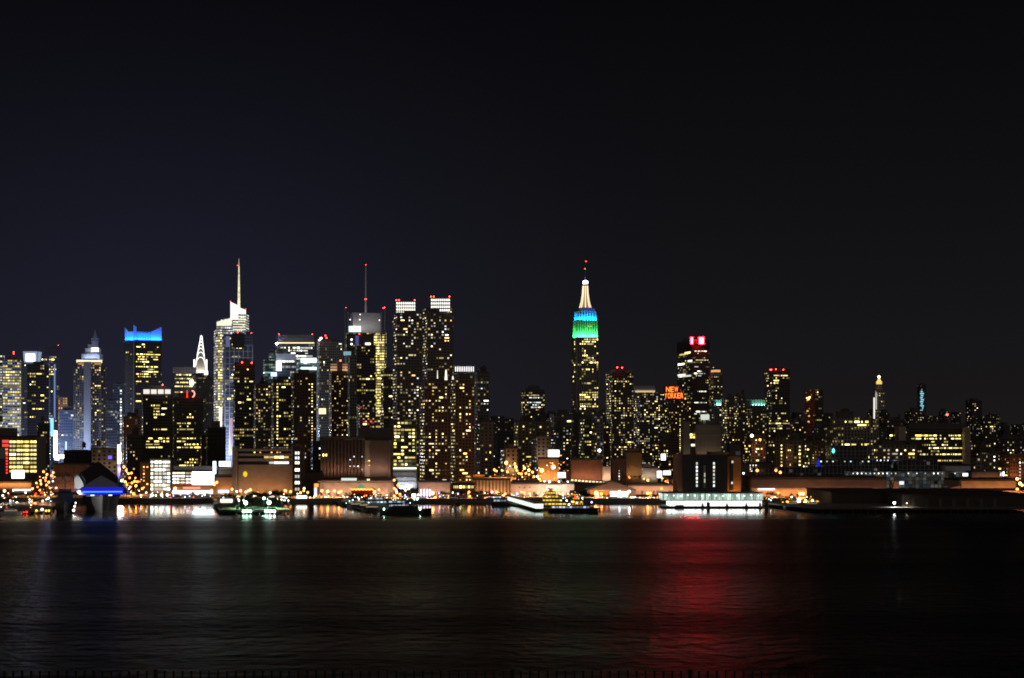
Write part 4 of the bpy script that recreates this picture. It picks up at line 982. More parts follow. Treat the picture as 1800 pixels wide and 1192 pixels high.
def panel(r, name, x0, x1, y0, y1, D, m, t=.3, off=.05):
    return MB().box(px(x0, D), px(x1, D), D - off - t, D - off, pz(y1, D), pz(y0, D)).build(name, m, r)
def wins(r, x0, x1, y0, y1, D, nx, ny, pal, frac=1.0, fw=.8, fh=.55, seed=0, vary=1, name='window'):
    """lit windows as parts on a river-facing wall at distance D"""
    rn = random.Random(seed); sx = (x1 - x0) / nx; sy = (y1 - y0) / ny; c = 0
    for j in range(ny):
        for i in range(nx):
            if rn.random() > frac or c >= 100: continue
            o = link(name, WMESH[pal], r, loc=(px(x0 + (i + .5) * sx, D), D - .08, pz(y0 + (j + .5) * sy, D)), scale=(sx * fw * D / F, 1, sy * fh * D / F)); c += 1; NWIN[0] += 1

# ---- left border
D = 1640
r = shed('office_building', 'office block at the left border with yellow strip windows and a red edge', 'building', -8, 66, 768, D, M['concd'], 30)
wins(r, 16, 65, 773, 832, D, 4, 8, 'yellow', .95, .84, .5, 1); wins(r, 8, 16, 773, 800, D, 1, 4, 'warm', .5, .6, .4, 2)
for k in range(2): panel(r, 'red_window', 4, 15.5, 773.5 + 7 * k, 778.5 + 7 * k, D, glow('red_lit', (1, .10, .06), .9) if not k else bpy.data.materials['red_lit'])
mb = MB()
for k in range(9): mb.box(px(10.8, D), px(13.6, D), D - .6, D - .06, pz(791 + k * 5.2, D), pz(788 + k * 5.2, D))
mb.build('red_edge_light', M['neon'], r)
panel(r, 'mural', -6, 10, 788, 806, D, plain('mural_green', (.3, .42, .36), .6))
MB().box(px(-6, D), px(18, D), D + 8, D + 24, pz(766.9, D), pz(752, D)).build('roof_plant', M['brown'], r)
billboard('glaring ice white billboard below the yellow strip windows', 20.5, 42.5, 826.5, 841, 1600, glow('board_ice', (.72, .93, 1), 4.5, True))
r = shed('parking_shed', 'low shed with an orange lit fascia under the ice white billboard', 'building', -12, 55, 848, 1560, M['beige'], 26)
panel(r, 'upper_wall', -12, 50, 841, 848, 1575, M['concd'])
wl = glow('strip_white', (1, .92, .8), 2.2)
panel(r, 'strip_light', 22, 54, 860, 862.5, 1559, wl)
r = shed('warehouse', 'brown brick warehouse with two faint pale signs, behind the grey ship', 'warehouse', 94, 158, 816, 1570, M['brickw'], 34)
for x_ in (97, 112.5): panel(r, 'faint_sign', x_, x_ + 11.5, 838, 844, 1569, M['conc'])
# ---- white garage block and neighbours
D = 1540
r = shed('garage_block', 'white lit garage block with nine rows of bright strip windows', 'building', 264, 300, 808, D, M['conc'], 30)
wins(r, 264, 270, 809, 863, D, 1, 8, 'white', .9, .6, .6, 3); wins(r, 269.5, 285, 809, 863, D, 1, 8, 'white', 1, .88, .62, 4); wins(r, 285, 299, 809, 863, D, 3, 8, 'white', .97, .85, .6, 5)
panel(r, 'fascia', 264, 300, 807, 809.5, D, M['white'])
r = shed('garage_block', 'olive brick block with a column of amber windows left of the white garage', 'building', 246, 263.6, 812, 1544, M['ochre'], 26)
wins(r, 250, 262, 812, 860, 1544, 2, 8, 'amber', .55, .4, .35, 6)
D = 1510
r = shed('showroom', 'long white showroom with a huge glaring screen on its right half', 'building', 302, 378, 828, D, M['conc'], 34)
scr = glow('screen_huge', (.80, .97, 1), 5.0, True)
panel(r, 'video_screen', 338, 376.5, 829.5, 852, D, scr, .6)
wins(r, 303, 338, 829, 851, D, 3, 4, 'white', 1, .88, .42, 7)
panel(r, 'red_strip', 322, 352, 856, 859.5, D, glow('strip_red', (1, .25, .15), 1.6)); panel(r, 'shop_front', 303, 376, 853.5, 855.5, D, M['brickw'])
panel(r, 'shop_window', 303, 374, 862, 872, D, glow('shop_blue', (.8, .85, 1), 2.0), .3)
MB().box(px(304, D), px(375, D), D + 3, D + 24, pz(826.9, D), pz(820, D)).build('upper_storey', M['bluep'], r)
o = empty('sign_pylon', 'tall white glowing sign pylon right of the showroom screen', 'sign', (px(377, 1495), 1495, GZ))
MB().box(px(374.6, 1495), px(379.4, 1495), 1494, 1496, pz(833, 1495), pz(811, 1495)).build('light_panel', glow('pylon_white', (.85, .95, 1), 3.0, True), o)
MB().bar((px(377, 1495), 1495, GZ), (px(377, 1495), 1495, pz(833, 1495)), .5).build('pole', M['steel'], o)
billboard('tilted pale blue billboard up beside the concrete building', 385, 405, 811, 820, 1530, glow('board_blue', (.75, .82, 1), 3.0, True))
r = shed('ramp_building', 'orange lit ramped brick building left of the concrete block', 'building', 379, 408, 838, 1500, M['beige'], 30)
MB().box(px(384, 1500), px(408, 1500), 1502, 1526, pz(837, 1500), pz(822, 1500)).build('upper_storey', M['beige'], r)
for k in range(3): panel(r, 'ledge', 383, 408, 826 + 8 * k, 827.2 + 8 * k, 1501.5, M['concd'])
panel(r, 'awning', 384, 402, 862, 866, 1499, M['whitew'])
# ---- concrete block with a yellow oval sign
D = 1470
r = empty('concrete_building', 'big concrete building with banded windows and a small yellow oval sign', 'building', (px(462, D), D, GZ))
MB().box(px(419, D), px(513, D), D, D + 40, GZ, pz(817, D)).build('wall', M['conc'], r)
MB().box(px(419.2, D), px(512.8, D), D + 1.2, D + 38, pz(817, D), pz(790, D)).build('window_bands', M['glassd'], r)
for y0, y1 in ((789, 793), (797.5, 801.5), (806, 811)): MB().box(px(418, D), px(513, D), D - .1, D + 1.1, pz(y1, D), pz(y0, D)).build('floor_band', M['conc'], r)
MB().box(px(409, D), px(417.8, D), D - 3, D + 10, GZ, pz(785, D)).build('pillar', M['conc'], r)
MB().box(px(419, D), px(513, D), D + .1, D + 39.8, pz(789, D), pz(788, D)).build('roof', M['roofd'], r)
wins(r, 464, 508, 801.5, 806, D + 1, 5, 1, 'warm', 1, .9, .8, 8); wins(r, 473, 508, 811, 816, D + 1, 4, 1, 'white', 1, .95, .8, 9); wins(r, 440, 500, 793.5, 797, D + 1, 12, 1, 'amber', .5, .5, .6, 10)
mb = MB(); c = pt(431, 833.5, D - .5); q = [(c.x + 1.7 * math.cos(t * math.pi / 8), c.z + 2.3 * math.sin(t * math.pi / 8)) for t in range(16)]
mb.face([(a, D - .5, b) for a, b in q]); mb.face([(a, D - .05, b) for a, b in q[::-1]])
for i in range(16): (a, b), (a2, b2) = q[i], q[(i + 1) % 16]; mb.face([(a2, D - .5, b2), (a, D - .5, b), (a, D - .05, b), (a2, D - .05, b2)])
mb.build('oval_sign', glow('oval_yellow', (1, .66, .02), 1.0), r)
r = shed('stair_tower', 'black stair tower with seven stacked white windows, right of the concrete building', 'building', 514, 531, 783, 1468, M['black'], 20)
for k, y_ in enumerate((796.5, 805, 813.5, 826, 837.5, 848.5, 860)): wins(r, 518.5, 526.5, y_ - 2.8, y_ + 2.8, 1468, 1, 1, 'white', 1, .95, .9, k)
panel(r, 'edge_trim', 512.6, 513.8, 783, 865, 1468, M['beige'])
r = shed('brick_house', 'low brown house between the stair tower and the ribbed building', 'building', 532, 562, 830, 1540, M['brown'], 24)
# ---- ribbed brown building
D = 1590
r = empty('ribbed_building', 'dark brown windowless building with tall vertical ribs', 'building', (px(605, D), D, GZ))
MB().box(px(563, D), px(640, D), D, D + 40, GZ, pz(773, D)).build('wall', M['concd'], r)
mb = MB()
for k in range(13): x_ = 564 + k * 6.0; mb.box(px(x_, D), px(x_ + 2.9, D), D - 1.6, D - .02, pz(840, D), pz(774, D))
mb.build('ribs', M['brown'], r)
MB().box(px(562, D), px(641, D), D - 1.8, D + 40, pz(772.8, D), pz(768, D)).build('cornice', M['brown'], r)
wins(r, 566, 576, 797, 803, D - 1.6, 2, 1, 'yellow', 1, .5, .7, 1); wins(r, 612, 640, 800, 828, D - 1.6, 4, 5, 'cool', .22, .25, .3, 4)
r = shed('blank_building', 'blank walled brown building joined right of the ribbed one', 'building', 641, 686, 773, 1594, M['beige'], 40)
panel(r, 'corner_pier', 650.5, 684, 775, 838, 1593.6, M['brown'])
MB().box(px(628, 1594), px(688, 1594), 1602, 1630, pz(771.8, 1594), pz(752, 1594)).build('upper_storey', M['concd'], r)
wins(r, 645, 653, 790, 830, 1593, 1, 5, 'amber', .5, .4, .2, 2)
# ---- long pink lit wall with restaurant
D = 1455
r = shed('pier_terminal', 'long pink lit low terminal wall below the ribbed building', 'building', 560, 692, 847, D, M['beige'], 50, roofm=M['conc'])
MB().box(px(600, D), px(690, D), D + 6, D + 40, pz(845.4, D), pz(840, D)).build('upper_storey', M['brown'], r)
panel(r, 'lit_clerestory', 600, 627, 840.5, 845, D + 5.9, glow('clerestory', (.8, 1, .85), .9)); panel(r, 'lit_clerestory', 645, 650, 842, 846, D + 5.8, M['warmw'])
r = empty('sign_tower', 'squat glowing orange and white sign tower left of the pink wall', 'sign', (px(556, 1440), 1440, GZ))
MB().box(px(552, 1440), px(560.5, 1440), 1440, 1446, GZ, pz(850, 1440)).build('body', M['beige'], r); panel(r, 'orange_face', 552.4, 560, 850, 856, 1440, glow('face_orange', (1, .45, .08), 1.2)); panel(r, 'white_face', 552.4, 557, 857, 872, 1440, glow('face_white', (.9, .95, 1), 1.1))
D = 1425
r = shed('restaurant', 'red restaurant with a zigzag of yellow roof lights', 'restaurant', 618, 656, 861, D, M['red'], 18, roofm=M['red'])
mb = MB()
for k in range(13): mb.bar(pt(617 + k * 3, 859.5 + (k % 2) * 1.6, D - .6), pt(620 + k * 3, 859.5 + ((k + 1) % 2) * 1.6, D - .6), .55, 4)
mb.build('zigzag_lights', glow('zigzag', (1, .42, .04), 4, True), r)
panel(r, 'awning', 616, 662, 869, 874, D - 2, M['black'], 2)
for k in range(5): panel(r, 'pillar', 618 + k * 9, 619 + k * 9, 873.5, 880, D - 2, M['white'])
o = link('roof_figure', MB().lathe(px(634, D), D + 4, [(2.6, pz(860, D)), (3, pz(856, D)), (1.5, pz(852, D)), (.3, pz(849, D))], 8).mesh('roof_figure', glow('green_dim', (.25, .6, .4), .5)), r)
# ---- blue neon building, stores
D = 1450
r = shed('club_building', 'pinkish low building with four upright blue white neon tubes', 'building', 736, 791, 847, D, M['beige'], 30)
tube = glow('blue_tube', (.55, .6, 1), 4.5)
for x_ in (739.5, 745, 750.5, 755): panel(r, 'neon_tube', x_, x_ + 1.5, 860, 873, D, tube)
panel(r, 'red_strip', 736, 770, 874.5, 877.5, D, glow('strip_rose', (1, .2, .12), 1.2)); panel(r, 'shop_window', 724, 731, 868, 876, D - 8, M['whitew'])
r = shed('shop_row', 'brick shop row with a yellow lit clerestory at the foot of the brown towers', 'building', 792, 834, 852, 1480, M['brickw'], 26)
wins(r, 797, 833, 853.5, 858.5, 1480, 7, 1, 'yellow', .95, .8, .9, 3)
r = shed('striped_warehouse', 'low warehouse with dark and pale upright stripes', 'warehouse', 831, 897, 843, 1500, M['brown'], 40)
mb = MB()
for k in range(11): x_ = 832 + k * 6; mb.box(px(x_, 1500), px(x_ + 2.6, 1500), 1499.3, 1499.96, GZ, pz(844.5, 1500))
mb.build('stripes', M['beige'], r)
MB().box(px(832, 1500), px(851, 1500), 1503, 1520, pz(842, 1500), pz(834.5, 1500)).build('upper_storey', M['ochre'], r)
r = shed('pink_warehouse', 'long pink walled warehouse under a row of orange street lamps', 'warehouse', 898, 1009, 850, 1470, M['beige'], 44)
panel(r, 'dark_clerestory', 900, 948, 843.5, 848, 1472, M['concd']); 
for x_ in (912, 921, 930): panel(r, 'vent', x_, x_ + 2.5, 856, 858, 1470, M['concd'])
billboard('green edged white billboard above the orange street lamps', 963.5, 983, 791, 803, 1650, glow('board_green', (.82, 1, .62), 3.2, True))
o = bpy.data.objects.new('x', None); bpy.data.objects.remove(o)
billboard('low white billboard right of the orange street lamps', 980, 994, 830.5, 840, 1560, glow('board_white', (1, .97, .92), 3.0, True))
for x0, x1, yt, D_, m, lab in ((946, 982, 806, 1620, 'beige', 'orange lit blank building under the green edged billboard'), (996, 1004, 826, 1600, 'conc', 'narrow white wall right of the low white billboard'),
                             (1004, 1058, 808, 1580, 'brickw', 'red brick warehouse left of the pale chimney block'), (1077, 1101, 806, 1590, 'brown', 'dark brown block right of the pale chimney block'),
                             (1101, 1128, 795, 1600, 'ochre', 'olive tan block with a stepped roof beside the dark brown block'), (1122, 1156, 822, 1620, 'conc', 'small white building below the apartment tower with wedge roof'),
                             (1176, 1198, 842, 1530, 'beige', 'small orange lit building left of the black slab building'), (868, 905, 838, 1610, 'beige', 'orange washed roof storey behind the striped warehouse')):
    r = shed('brick_building' if m != 'conc' else 'white_building', lab, 'building', x0, x1, yt, D_, M[m], 26)
    if m == 'brown': wins(r, 1086, 1091, 825, 845, D_, 1, 4, 'white', .9, .3, .4, 3)
    if m == 'ochre': MB().box(px(1106, D_), px(1122, D_), D_ + 2, D_ + 20, pz(793.9, D_), pz(789, D_)).build('upper_storey', M[m], r)
    if x0 == 1122: wins(r, 1124, 1132, 822, 846, D_, 2, 4, 'white', .6, .5, .4, 3); MB().box(px(1132, D_), px(1146, D_), D_ + 2, D_ + 14, pz(820.9, D_), pz(816, D_)).build('upper_storey', M['white'], r)
for lab, x0, x1, y0, y1, D_ in (('white billboard with a rounded top over the dark brick block', 1162, 1170, 798, 809, 1700), ('upright white billboard left of the black slab building', 1155, 1163.5, 828, 840, 1560), ('pale blue billboard right of the upright white one', 1166, 1179, 827.5, 835, 1580)):
    billboard(lab, x0, x1, y0, y1, D_, glow('board_%d' % x0, (.85, .92, 1), 3.0 if x0 < 1165 else 2.2, True))
r = empty('chimney_block', 'pale square chimney block standing behind the gabled hall', 'chimney', (px(1066, 1540), 1540, GZ))
MB().box(px(1059, 1540), px(1073.5, 1540), 1540, 1552, GZ, pz(821, 1540)).build('shaft', M['beige'], r); MB().box(px(1058.5, 1540), px(1074, 1540), 1539.5, 1552.5, pz(820.9, 1540), pz(820, 1540)).build('cap', M['conc'], r)
# the gabled hall with low roof
D = 1440
r = empty('gabled_hall', 'low hall with a broad pale gable roof, orange lit from beneath', 'hall', (px(1076, D), D, GZ))
MB().box(px(1036, D), px(1118, D), D + 4, D + 50, GZ, pz(862, D)).build('wall', M['beige'], r)
a, b, c = px(1032, D), px(1121, D), px(1078, D); ze, zr = pz(861.8, D), pz(846.5, D)
mb = MB(); A = [(a, D, ze), (b, D, ze), (c, D + 10, zr)]; B = [(a, D + 54, ze), (b, D + 54, ze), (c, D + 44, zr)]
mb.face(A); mb.face(B[::-1]); mb.face([A[0], A[2], B[2], B[0]]); mb.face([A[2], A[1], B[1], B[2]]); mb.face([A[1], A[0], B[0], B[1]])
mb.build('roof', M['beige'], r)
panel(r, 'shop_window', 1072, 1104, 864, 873, D + 3.8, glow('shop_white', (.85, .95, 1), 1.6)); panel(r, 'lit_opening', 1036, 1071, 864, 876, D + 3.8, M['ochre'])
r = shed('low_warehouse', 'long low tan warehouse right of the gabled hall', 'warehouse', 1104, 1188, 853, 1500, M['beige'], 30)
r = shed('dark_hall', 'dark roofed low hall topped by a row of small white lights', 'hall', 1004, 1068, 850, 1500, M['brown'], 26)
for k in range(10): panel(r, 'roof_light', 1004 + k * 6.2, 1008 + k * 6.2, 842.6 + k * .5, 845.4 + k * .5, 1502, M['warmw'])
MB().prism([(px(1003, 1500), 1502.2), (px(1068, 1500), 1502.2), (px(1068, 1500), 1516), (px(1003, 1500), 1516)], pz(848.8, 1500), 0, zt=[pz(842, 1500), pz(846.6, 1500), pz(846.6, 1500), pz(842, 1500)]).build('upper_storey', M['brown'], r)
# ---- black slab building with stair lights
D = 1440
r = empty('black_slab_building', 'black slab building with two dotted stair light columns and an ochre side wall', 'building', (px(1240, D), D, GZ))
MB().box(px(1200, D), px(1279, D), D, D + 40, GZ, pz(799.5, D)).build('front_wall', M['black'], r)
MB().box(px(1191, D), px(1199.9, D), D + 2, D + 40, GZ, pz(799, D)).build('side_wing', M['brown'], r)
MB().box(px(1279.1, D), px(1304, D), D + 5, D + 44, GZ, pz(803, D)).build('ochre_wall', M['ochre'], r)
MB().box(px(1283.5, D), px(1290, D), D + 4.5, D + 4.98, pz(862, D), pz(808, D)).build('dark_slot', M['black'], r)
MB().box(px(1250, D), px(1283, D), D + 6, D + 34, pz(799.4, D), pz(794.5, D)).build('roof_storey', M['ochre'], r)
for x_ in (1225, 1255):
    for k in range(7): wins(r, x_ - 1.5, x_ + 1.5, 812.5 + k * 6.5, 817 + k * 6.5, D, 1, 1, 'white', 1, .95, .9, k)
wins(r, 1286, 1289, 810, 814, D + 4.4, 1, 1, 'white', 1, 1, 1, 1); wins(r, 1285.5, 1288, 847, 851, D + 4.4, 1, 1, 'white', 1, 1, 1, 1)
panel(r, 'entrance_strip', 1236.5, 1240.5, 818, 858, D, plain('lit_strip', (.25, .27, .22)), .3); wins(r, 1237.5, 1240, 830, 850, D - .4, 1, 2, 'white', 1, .7, .7, 2)
for x0, x1, yt, lab in ((1201, 1213, 741, 'narrow blank pale slab tower left of the wider blank slab'), (1223.5, 1267, 746, 'wide blank pale slab tower above the black slab building')):
    r = shed('blank_tower', lab, 'building', x0, x1, yt, 1700, plain('khaki_panel', (.19, .175, .14), scale=.05) if x0 == 1201 else bpy.data.materials['khaki_panel'], 26)
    if x0 > 1210:
        for y_ in (753.5, 765): panel(r, 'joint', x0 + 4, x1 - 1, y_, y_ + .9, 1700, M['beige'])
        MB().box(px(1230, 1700), px(1262, 1700), 1704, 1720, pz(745, 1700), pz(741, 1700)).build('roof_plant', M['concd'], r)
    else: wins(r, 1212, 1223, 762, 771, 1712, 2, 2, 'yellow', 1, .8, .7, 3); wins(r, 1214, 1222, 780, 785, 1712, 1, 1, 'cool', 1, .8, .8, 3); MB().box(px(1210, 1712), px(1226, 1712), 1712.1, 1722, GZ, pz(757, 1712)).build('link_block', M['concd'], r)
o = empty('rooftop_tank_light', 'white lit tank like sign on the wide blank slab tower', 'sign', pt(1240, 741, 1690))
MB().lathe(px(1240, 1690), 1694, [(3.6, pz(738, 1690)), (4.2, pz(736, 1690)), (4.2, pz(729.5, 1690)), (3.8, pz(728.5, 1690))], 12, sy=.7).build('lit_drum', glow('drum_white', (.9, .95, .85), .75), o)
MB().bar(pt(1238, 745, 1694), pt(1238, 738, 1694), 1.2).build('post', M['white'], o)
for x0, x1, yt, D_, m, lab in ((1282, 1302, 781, 1720, 'concd', 'grey penthouse block with a pale roof box beside the wide blank slab'), (1336, 1358, 814, 1640, 'concd', 'dark grey box building below the brown blocks'), (1292, 1334, 816, 1660, 'brickw', 'small brick building with dotted pale windows by the ochre side wall')):
    r = shed('small_block', lab, 'building', x0, x1, yt, D_, M[m], 20)
    if m == 'brickw': wins(r, 1318, 1330, 816, 830, D_, 5, 4, 'white', .5, .5, .4, 8)
    if x0 == 1282: panel(r, 'pale_box', 1293, 1301.5, 793.5, 800, 1690, M['bluep'])
# ---- dark glass convention hall
def hall(label, x0, x1, yt, D, key, dep=40, lights=0):
    r = empty('convention_hall', label, 'hall', (px((x0 + x1) / 2, D), D, GZ))
    MB().box(px(x0, D), px(x1, D), D, D + dep, GZ, pz(yt, D), 0, 1).build('glass_wall', [STY[key][0], M['roofd']], r)
    mb = MB(); n = int((x1 - x0) / 7)
    for k in range(n + 1): x_ = x0 + (x1 - x0) * k / n; mb.box(px(x_, D) - .15, px(x_, D) + .15, D - .5, D - .05, GZ, pz(yt, D))
    for k in range(int(((pz(yt, D) - GZ) / 3.2))): mb.box(px(x0, D), px(x1, D), D - .3, D - .04, GZ + 3.2 * k, GZ + 3.2 * k + .25)
    sub_part(mb, 'space_frame', M['steel'], r.children[0])
    if lights: wins(r, x0 + 2, x1 - 2, yt + 1.5, yt + 5, D - .5, lights, 1, 'cool', .8, .22, .6, lights)
    return r
facade('hallg', (.07, .10, .13), 3.2, 3.2, .92, .90, 1.4, .0, 'cool', .10, glass=(.035, .055, .075), clus=.7)
facade('halld', (.03, .035, .04), 3.2, 3.2, .88, .86, .06, .0, 'cool', .12, glass=(.012, .017, .02), clus=.7)
hall('long dark blue glass hall, lowest and widest tier above the pier sheds', 1494, 1692, 829, 1560, 'hallg', 40, 26)
hall('black glass tier set back above the long blue glass hall', 1579, 1648, 809, 1610, 'halld', 30)
hall('dark glass tier with teal lights, left end of the glass hall', 1436, 1534, 808, 1620, 'halld', 30, 9)
hall('black glass cube with one turquoise light high on its left edge', 1461, 1524, 783, 1660, 'halld', 30)
hall('dim glass tier with yellow grid lights right of the black glass cube', 1524, 1566, 806, 1640, 'halld', 24, 6)
r = hall('low dark flat tier, left half of the glass hall roofs', 1330, 1500, 822, 1585, 'halld', 30)
r = empty('turquoise_lamp', 'turquoise lamp on the black glass cube', 'lamp', pt(1465, 793, 1656)); o = link('lamp_head', MB().lathe(px(1465, 1656), 1656, [(.3, pz(797, 1656)), (1.4, pz(794, 1656)), (1.0, pz(790, 1656)), (.2, pz(788, 1656))], 8).mesh('lamp_head', glow('turq', (.15, .9, .8), 2.0)), r)
r = empty('blue_beacon_cone', 'deep blue glowing cone light at the left end of the glass hall', 'lamp', pt(1438.5, 820, 1600)); link('lamp_head', MB().lathe(px(1438.5, 1600), 1600, [(1.8, pz(820, 1600)), (1.4, pz(813, 1600)), (.3, pz(806, 1600))], 8).mesh('lamp_head', glow('deepblue', (.02, .03, 1), .45)), r)
for lab, x0, x1, y0, y1, D_ in (('white sign box at the right end of the blue glass hall', 1692.5, 1701.5, 832, 837, 1550), ('pale lit entrance box under the middle of the glass hall', 1581, 1589, 846, 852, 1500), ('pale lit entrance box under the right part of the glass hall', 1666, 1680, 847, 851.5, 1500), ('glaring white sign box by the brown blocks near the right border', 1758, 1765.5, 829, 837, 1560)):
    billboard(lab, x0, x1, y0, y1, D_, glow('box_%d' % x0, (.85, .93, 1), 2.6 if D_ > 1500 else 1.1))
r = shed('side_building', 'pale blue flank building at the right end of the glass hall', 'building', 1662, 1706, 818, 1600, M['bluep'], 20)
r = shed('brown_block', 'low brown block beside the glaring sign box near the right border', 'building', 1708, 1762, 830, 1560, M['brown'], 20)
# ---- long pier terminal right
D = 1440
r = empty('pier_terminal', 'long flat terminal with orange lit fascia and dark roof, left of the gap', 'building', (px(1440, D), D, GZ))
MB().box(px(1324, D), px(1556, D), D + 10, D + 60, GZ, pz(858, D)).build('back_wall', M['beige'], r)
MB().box(px(1322, D), px(1557, D), D, D + 62, pz(857.9, D), pz(843, D)).build('fascia', M['brown'], r)
MB().box(px(1320, D), px(1558, D), D - .6, D + 62.6, pz(842.9, D), pz(838.5, D)).build('roof', M['roofd'], r)
mb = MB()
for k in range(40): mb.box(px(1325 + k * 5.9, D), px(1325.5 + k * 5.9, D), D - .2, D - .02, pz(857.5, D), pz(843.5, D))
mb.box(px(1323, D), px(1556, D), D - .24, D - .02, pz(851.2, D), pz(850.7, D)); mb.build('cladding_joints', M['concd'], r)
MB().box(px(1322, D), px(1327, D), D - .2, D + 9, GZ, pz(858, D)).build('column', M['beige'], r)
for x0, x1 in ((1332, 1362), (1424, 1450), (1472, 1496), (1524, 1540), (1548, 1556)): panel(r, 'lit_bay', x0, x1, 858.6, 861.6, D + 9.9, glow('bay_white', (.75, .85, 1), 1.6) if x0 == 1332 else bpy.data.materials['bay_white'])
for x0 in range(1366, 1424, 12): panel(r, 'dim_bay', x0, x0 + 8, 859, 861.4, D + 9.9, M['steel'])
r = empty('pier_terminal', 'lower terminal roofline with stepped orange lit parapet towards the right border', 'building', (px(1680, D), D, GZ))
MB().box(px(1560, D), px(1802, D), D + 8, D + 60, GZ, pz(862, D)).build('back_wall', M['brown'], r)
MB().box(px(1690, D), px(1786, D), D, D + 60, pz(858, D), pz(845.5, D)).build('fascia', M['beige'], r)
MB().box(px(1690, D), px(1786, D), D - .5, D + 60.5, pz(845.4, D), pz(842, D)).build('roof', M['roofd'], r)
MB().box(px(1558, D), px(1802, D), D - 2, D + 7.9, GZ + 2.4, pz(863, D)).build('parapet', M['beige'], r)
for x0, x1, y0 in ((1572, 1580, 846), (1652, 1689, 854), (1786.2, 1794, 860)): MB().prism([(px(x0, D), D + 1), (px(x1, D), D + 1), (px(x1, D), D + 20), (px(x0, D), D + 20)], pz(862.9, D), 0, zt=[pz(y0 if x0 != 1652 else 862, D), pz(y0, D), pz(y0, D), pz(y0 if x0 != 1652 else 862, D)]).build('stepped_parapet', M['beige'], r)
for x0, x1 in ((1582, 1600), (1612, 1640), (1700, 1780)): panel(r, 'dark_bay', x0, x1, 858.4, 862.6, D + .9 if x0 < 1690 else D + 7.9, M['black'])
# dark pier sheds in front
def pier_shed(label, x0, x1, yt, D, dep, mat, slots=()):
    r = empty('pier_shed', label, 'shed', (px((x0 + x1) / 2, D), D, GZ)); zt = pz(yt, D)
    MB().box(px(x0, D), px(x1, D), D, D + dep, 1.2, zt).build('wall', mat, r)
    MB().box(px(x0, D) - .5, px(x1, D) + .5, D - .5, D + dep, zt + .02, zt + .8).build('roof', M['roofd'], r)
    for k in slots: panel(r, 'pale_door', k, k + 5.4, yt + 6, 898, D, M['concd'])
    return r
pier_shed('long dark brown pier shed with a row of pale upright doors', 1586, 1815, 871, 1230, 150, plain('shed_brown', (.06, .045, .036)), range(1602, 1760, 24))
pier_shed('low dark pier shed left of the shed with pale doors', 1462, 1584, 867, 1290, 110, bpy.data.materials['shed_brown'])
pier_shed('brown end block of the dark pier sheds beside the gold lit boats', 1446, 1463, 865, 1330, 60, M['brown'])
# ---- white lit ferry terminal on the water
D = 1275
r = empty('ferry_terminal', 'white lit two level glass ferry terminal standing on piles over the water', 'ferry terminal', (px(1250, D), D, 0))
MB().box(px(1164, D), px(1342, D), D, D + 36, .5, 1.2).build('deck', M['deck'], r)
lh_ = MB().box(px(1178, D), px(1340, D), D + 3, D + 30, 1.21, pz(881, D)).build('lower_hall', glow('terminal_white', (.97, 1, .95), 2.4, True), r)
MB().box(px(1166, D), px(1342, D), D + 1, D + 32, pz(880.8, D), pz(879.2, D)).build('floor_band', M['steel'], r)
gt = N('terminal_glass'); tc = gt.n.new('ShaderNodeTexCoord'); mp = gt.n.new('ShaderNodeMapping'); mp.inputs['Scale'].default_value = (.55, .02, .10); gt.l.new(tc.outputs['Object'], mp.inputs[0])
nv = gt.noise(mp.outputs[0], 1.0, 3.0); gt.b.inputs['Emission Color'].default_value = (.72, 1, .84, 1)
gt.l.new(gt.math('MULTIPLY_ADD', gt.math('POWER', nv, 3.0), 3.4, .10), gt.b.inputs['Emission Strength']); gt.b.inputs['Base Color'].default_value = (.1, .14, .13, 1); gt.b.inputs['Roughness'].default_value = .2; gt.m.cycles.emission_sampling = 'NONE'
mb = MB(); n = 14
arcp = [(px(1164 + 178 * k / n, D), D + 2 - 2.0 * math.sin(math.pi * k / n)) for k in range(n + 1)]
mb.prism(arcp + [(px(1342, D), D + 30), (px(1164, D), D + 30)], pz(879, D), pz(868, D)); gh_ = mb.build('glass_hall', gt.m, r)
MB().prism([(a, b - .8) for a, b in arcp] + [(px(1343, D), D + 31), (px(1163, D), D + 31)], pz(867.9, D), pz(866.4, D)).build('roof', M['steel'], r)
mb = MB()
for k in range(46): mb.box(px(1166 + k * 3.85, D), px(1166.5 + k * 3.85, D), D - .7, D - .3, pz(879, D), pz(868, D))
sub_part(mb, 'mullions', M['steel'], gh_)
mb = MB()
for k in range(8): mb.box(px(1181 + k * 21, D), px(1181.7 + k * 21, D), D + 2.4, D + 2.9, 1.21, pz(881, D))
sub_part(mb, 'columns', M['black'], lh_)
pl = MB()
for k in range(15): pl.bar((px(1166 + k * 12.4, D), D + 1, -2), (px(1166 + k * 12.4, D), D + 1, .5), .5, 8)
pl.build('piles', M['timber'], r)
wl2 = [link('ceiling_lamp', ico(.5, 1), r, loc=pt(1172 + k * 12.4, 870.6 + (k % 3) * .6, D - 1)) for k in range(14)]
for o in wl2: o.data.materials.append(M['whitew'])
for k, x_ in enumerate((1245, 1347)):
    o = MB().lathe(px(x_, 1262), 1262, [(1.2, -2), (1.3, pz(884, 1262)), (.9, pz(882.5, 1262))], 10).build('mooring_pile', M['timber']); tag(o, ('thick mooring pile standing in front of the white ferry terminal', 'thick mooring pile at the right end of the white ferry terminal')[k], 'mooring pile')
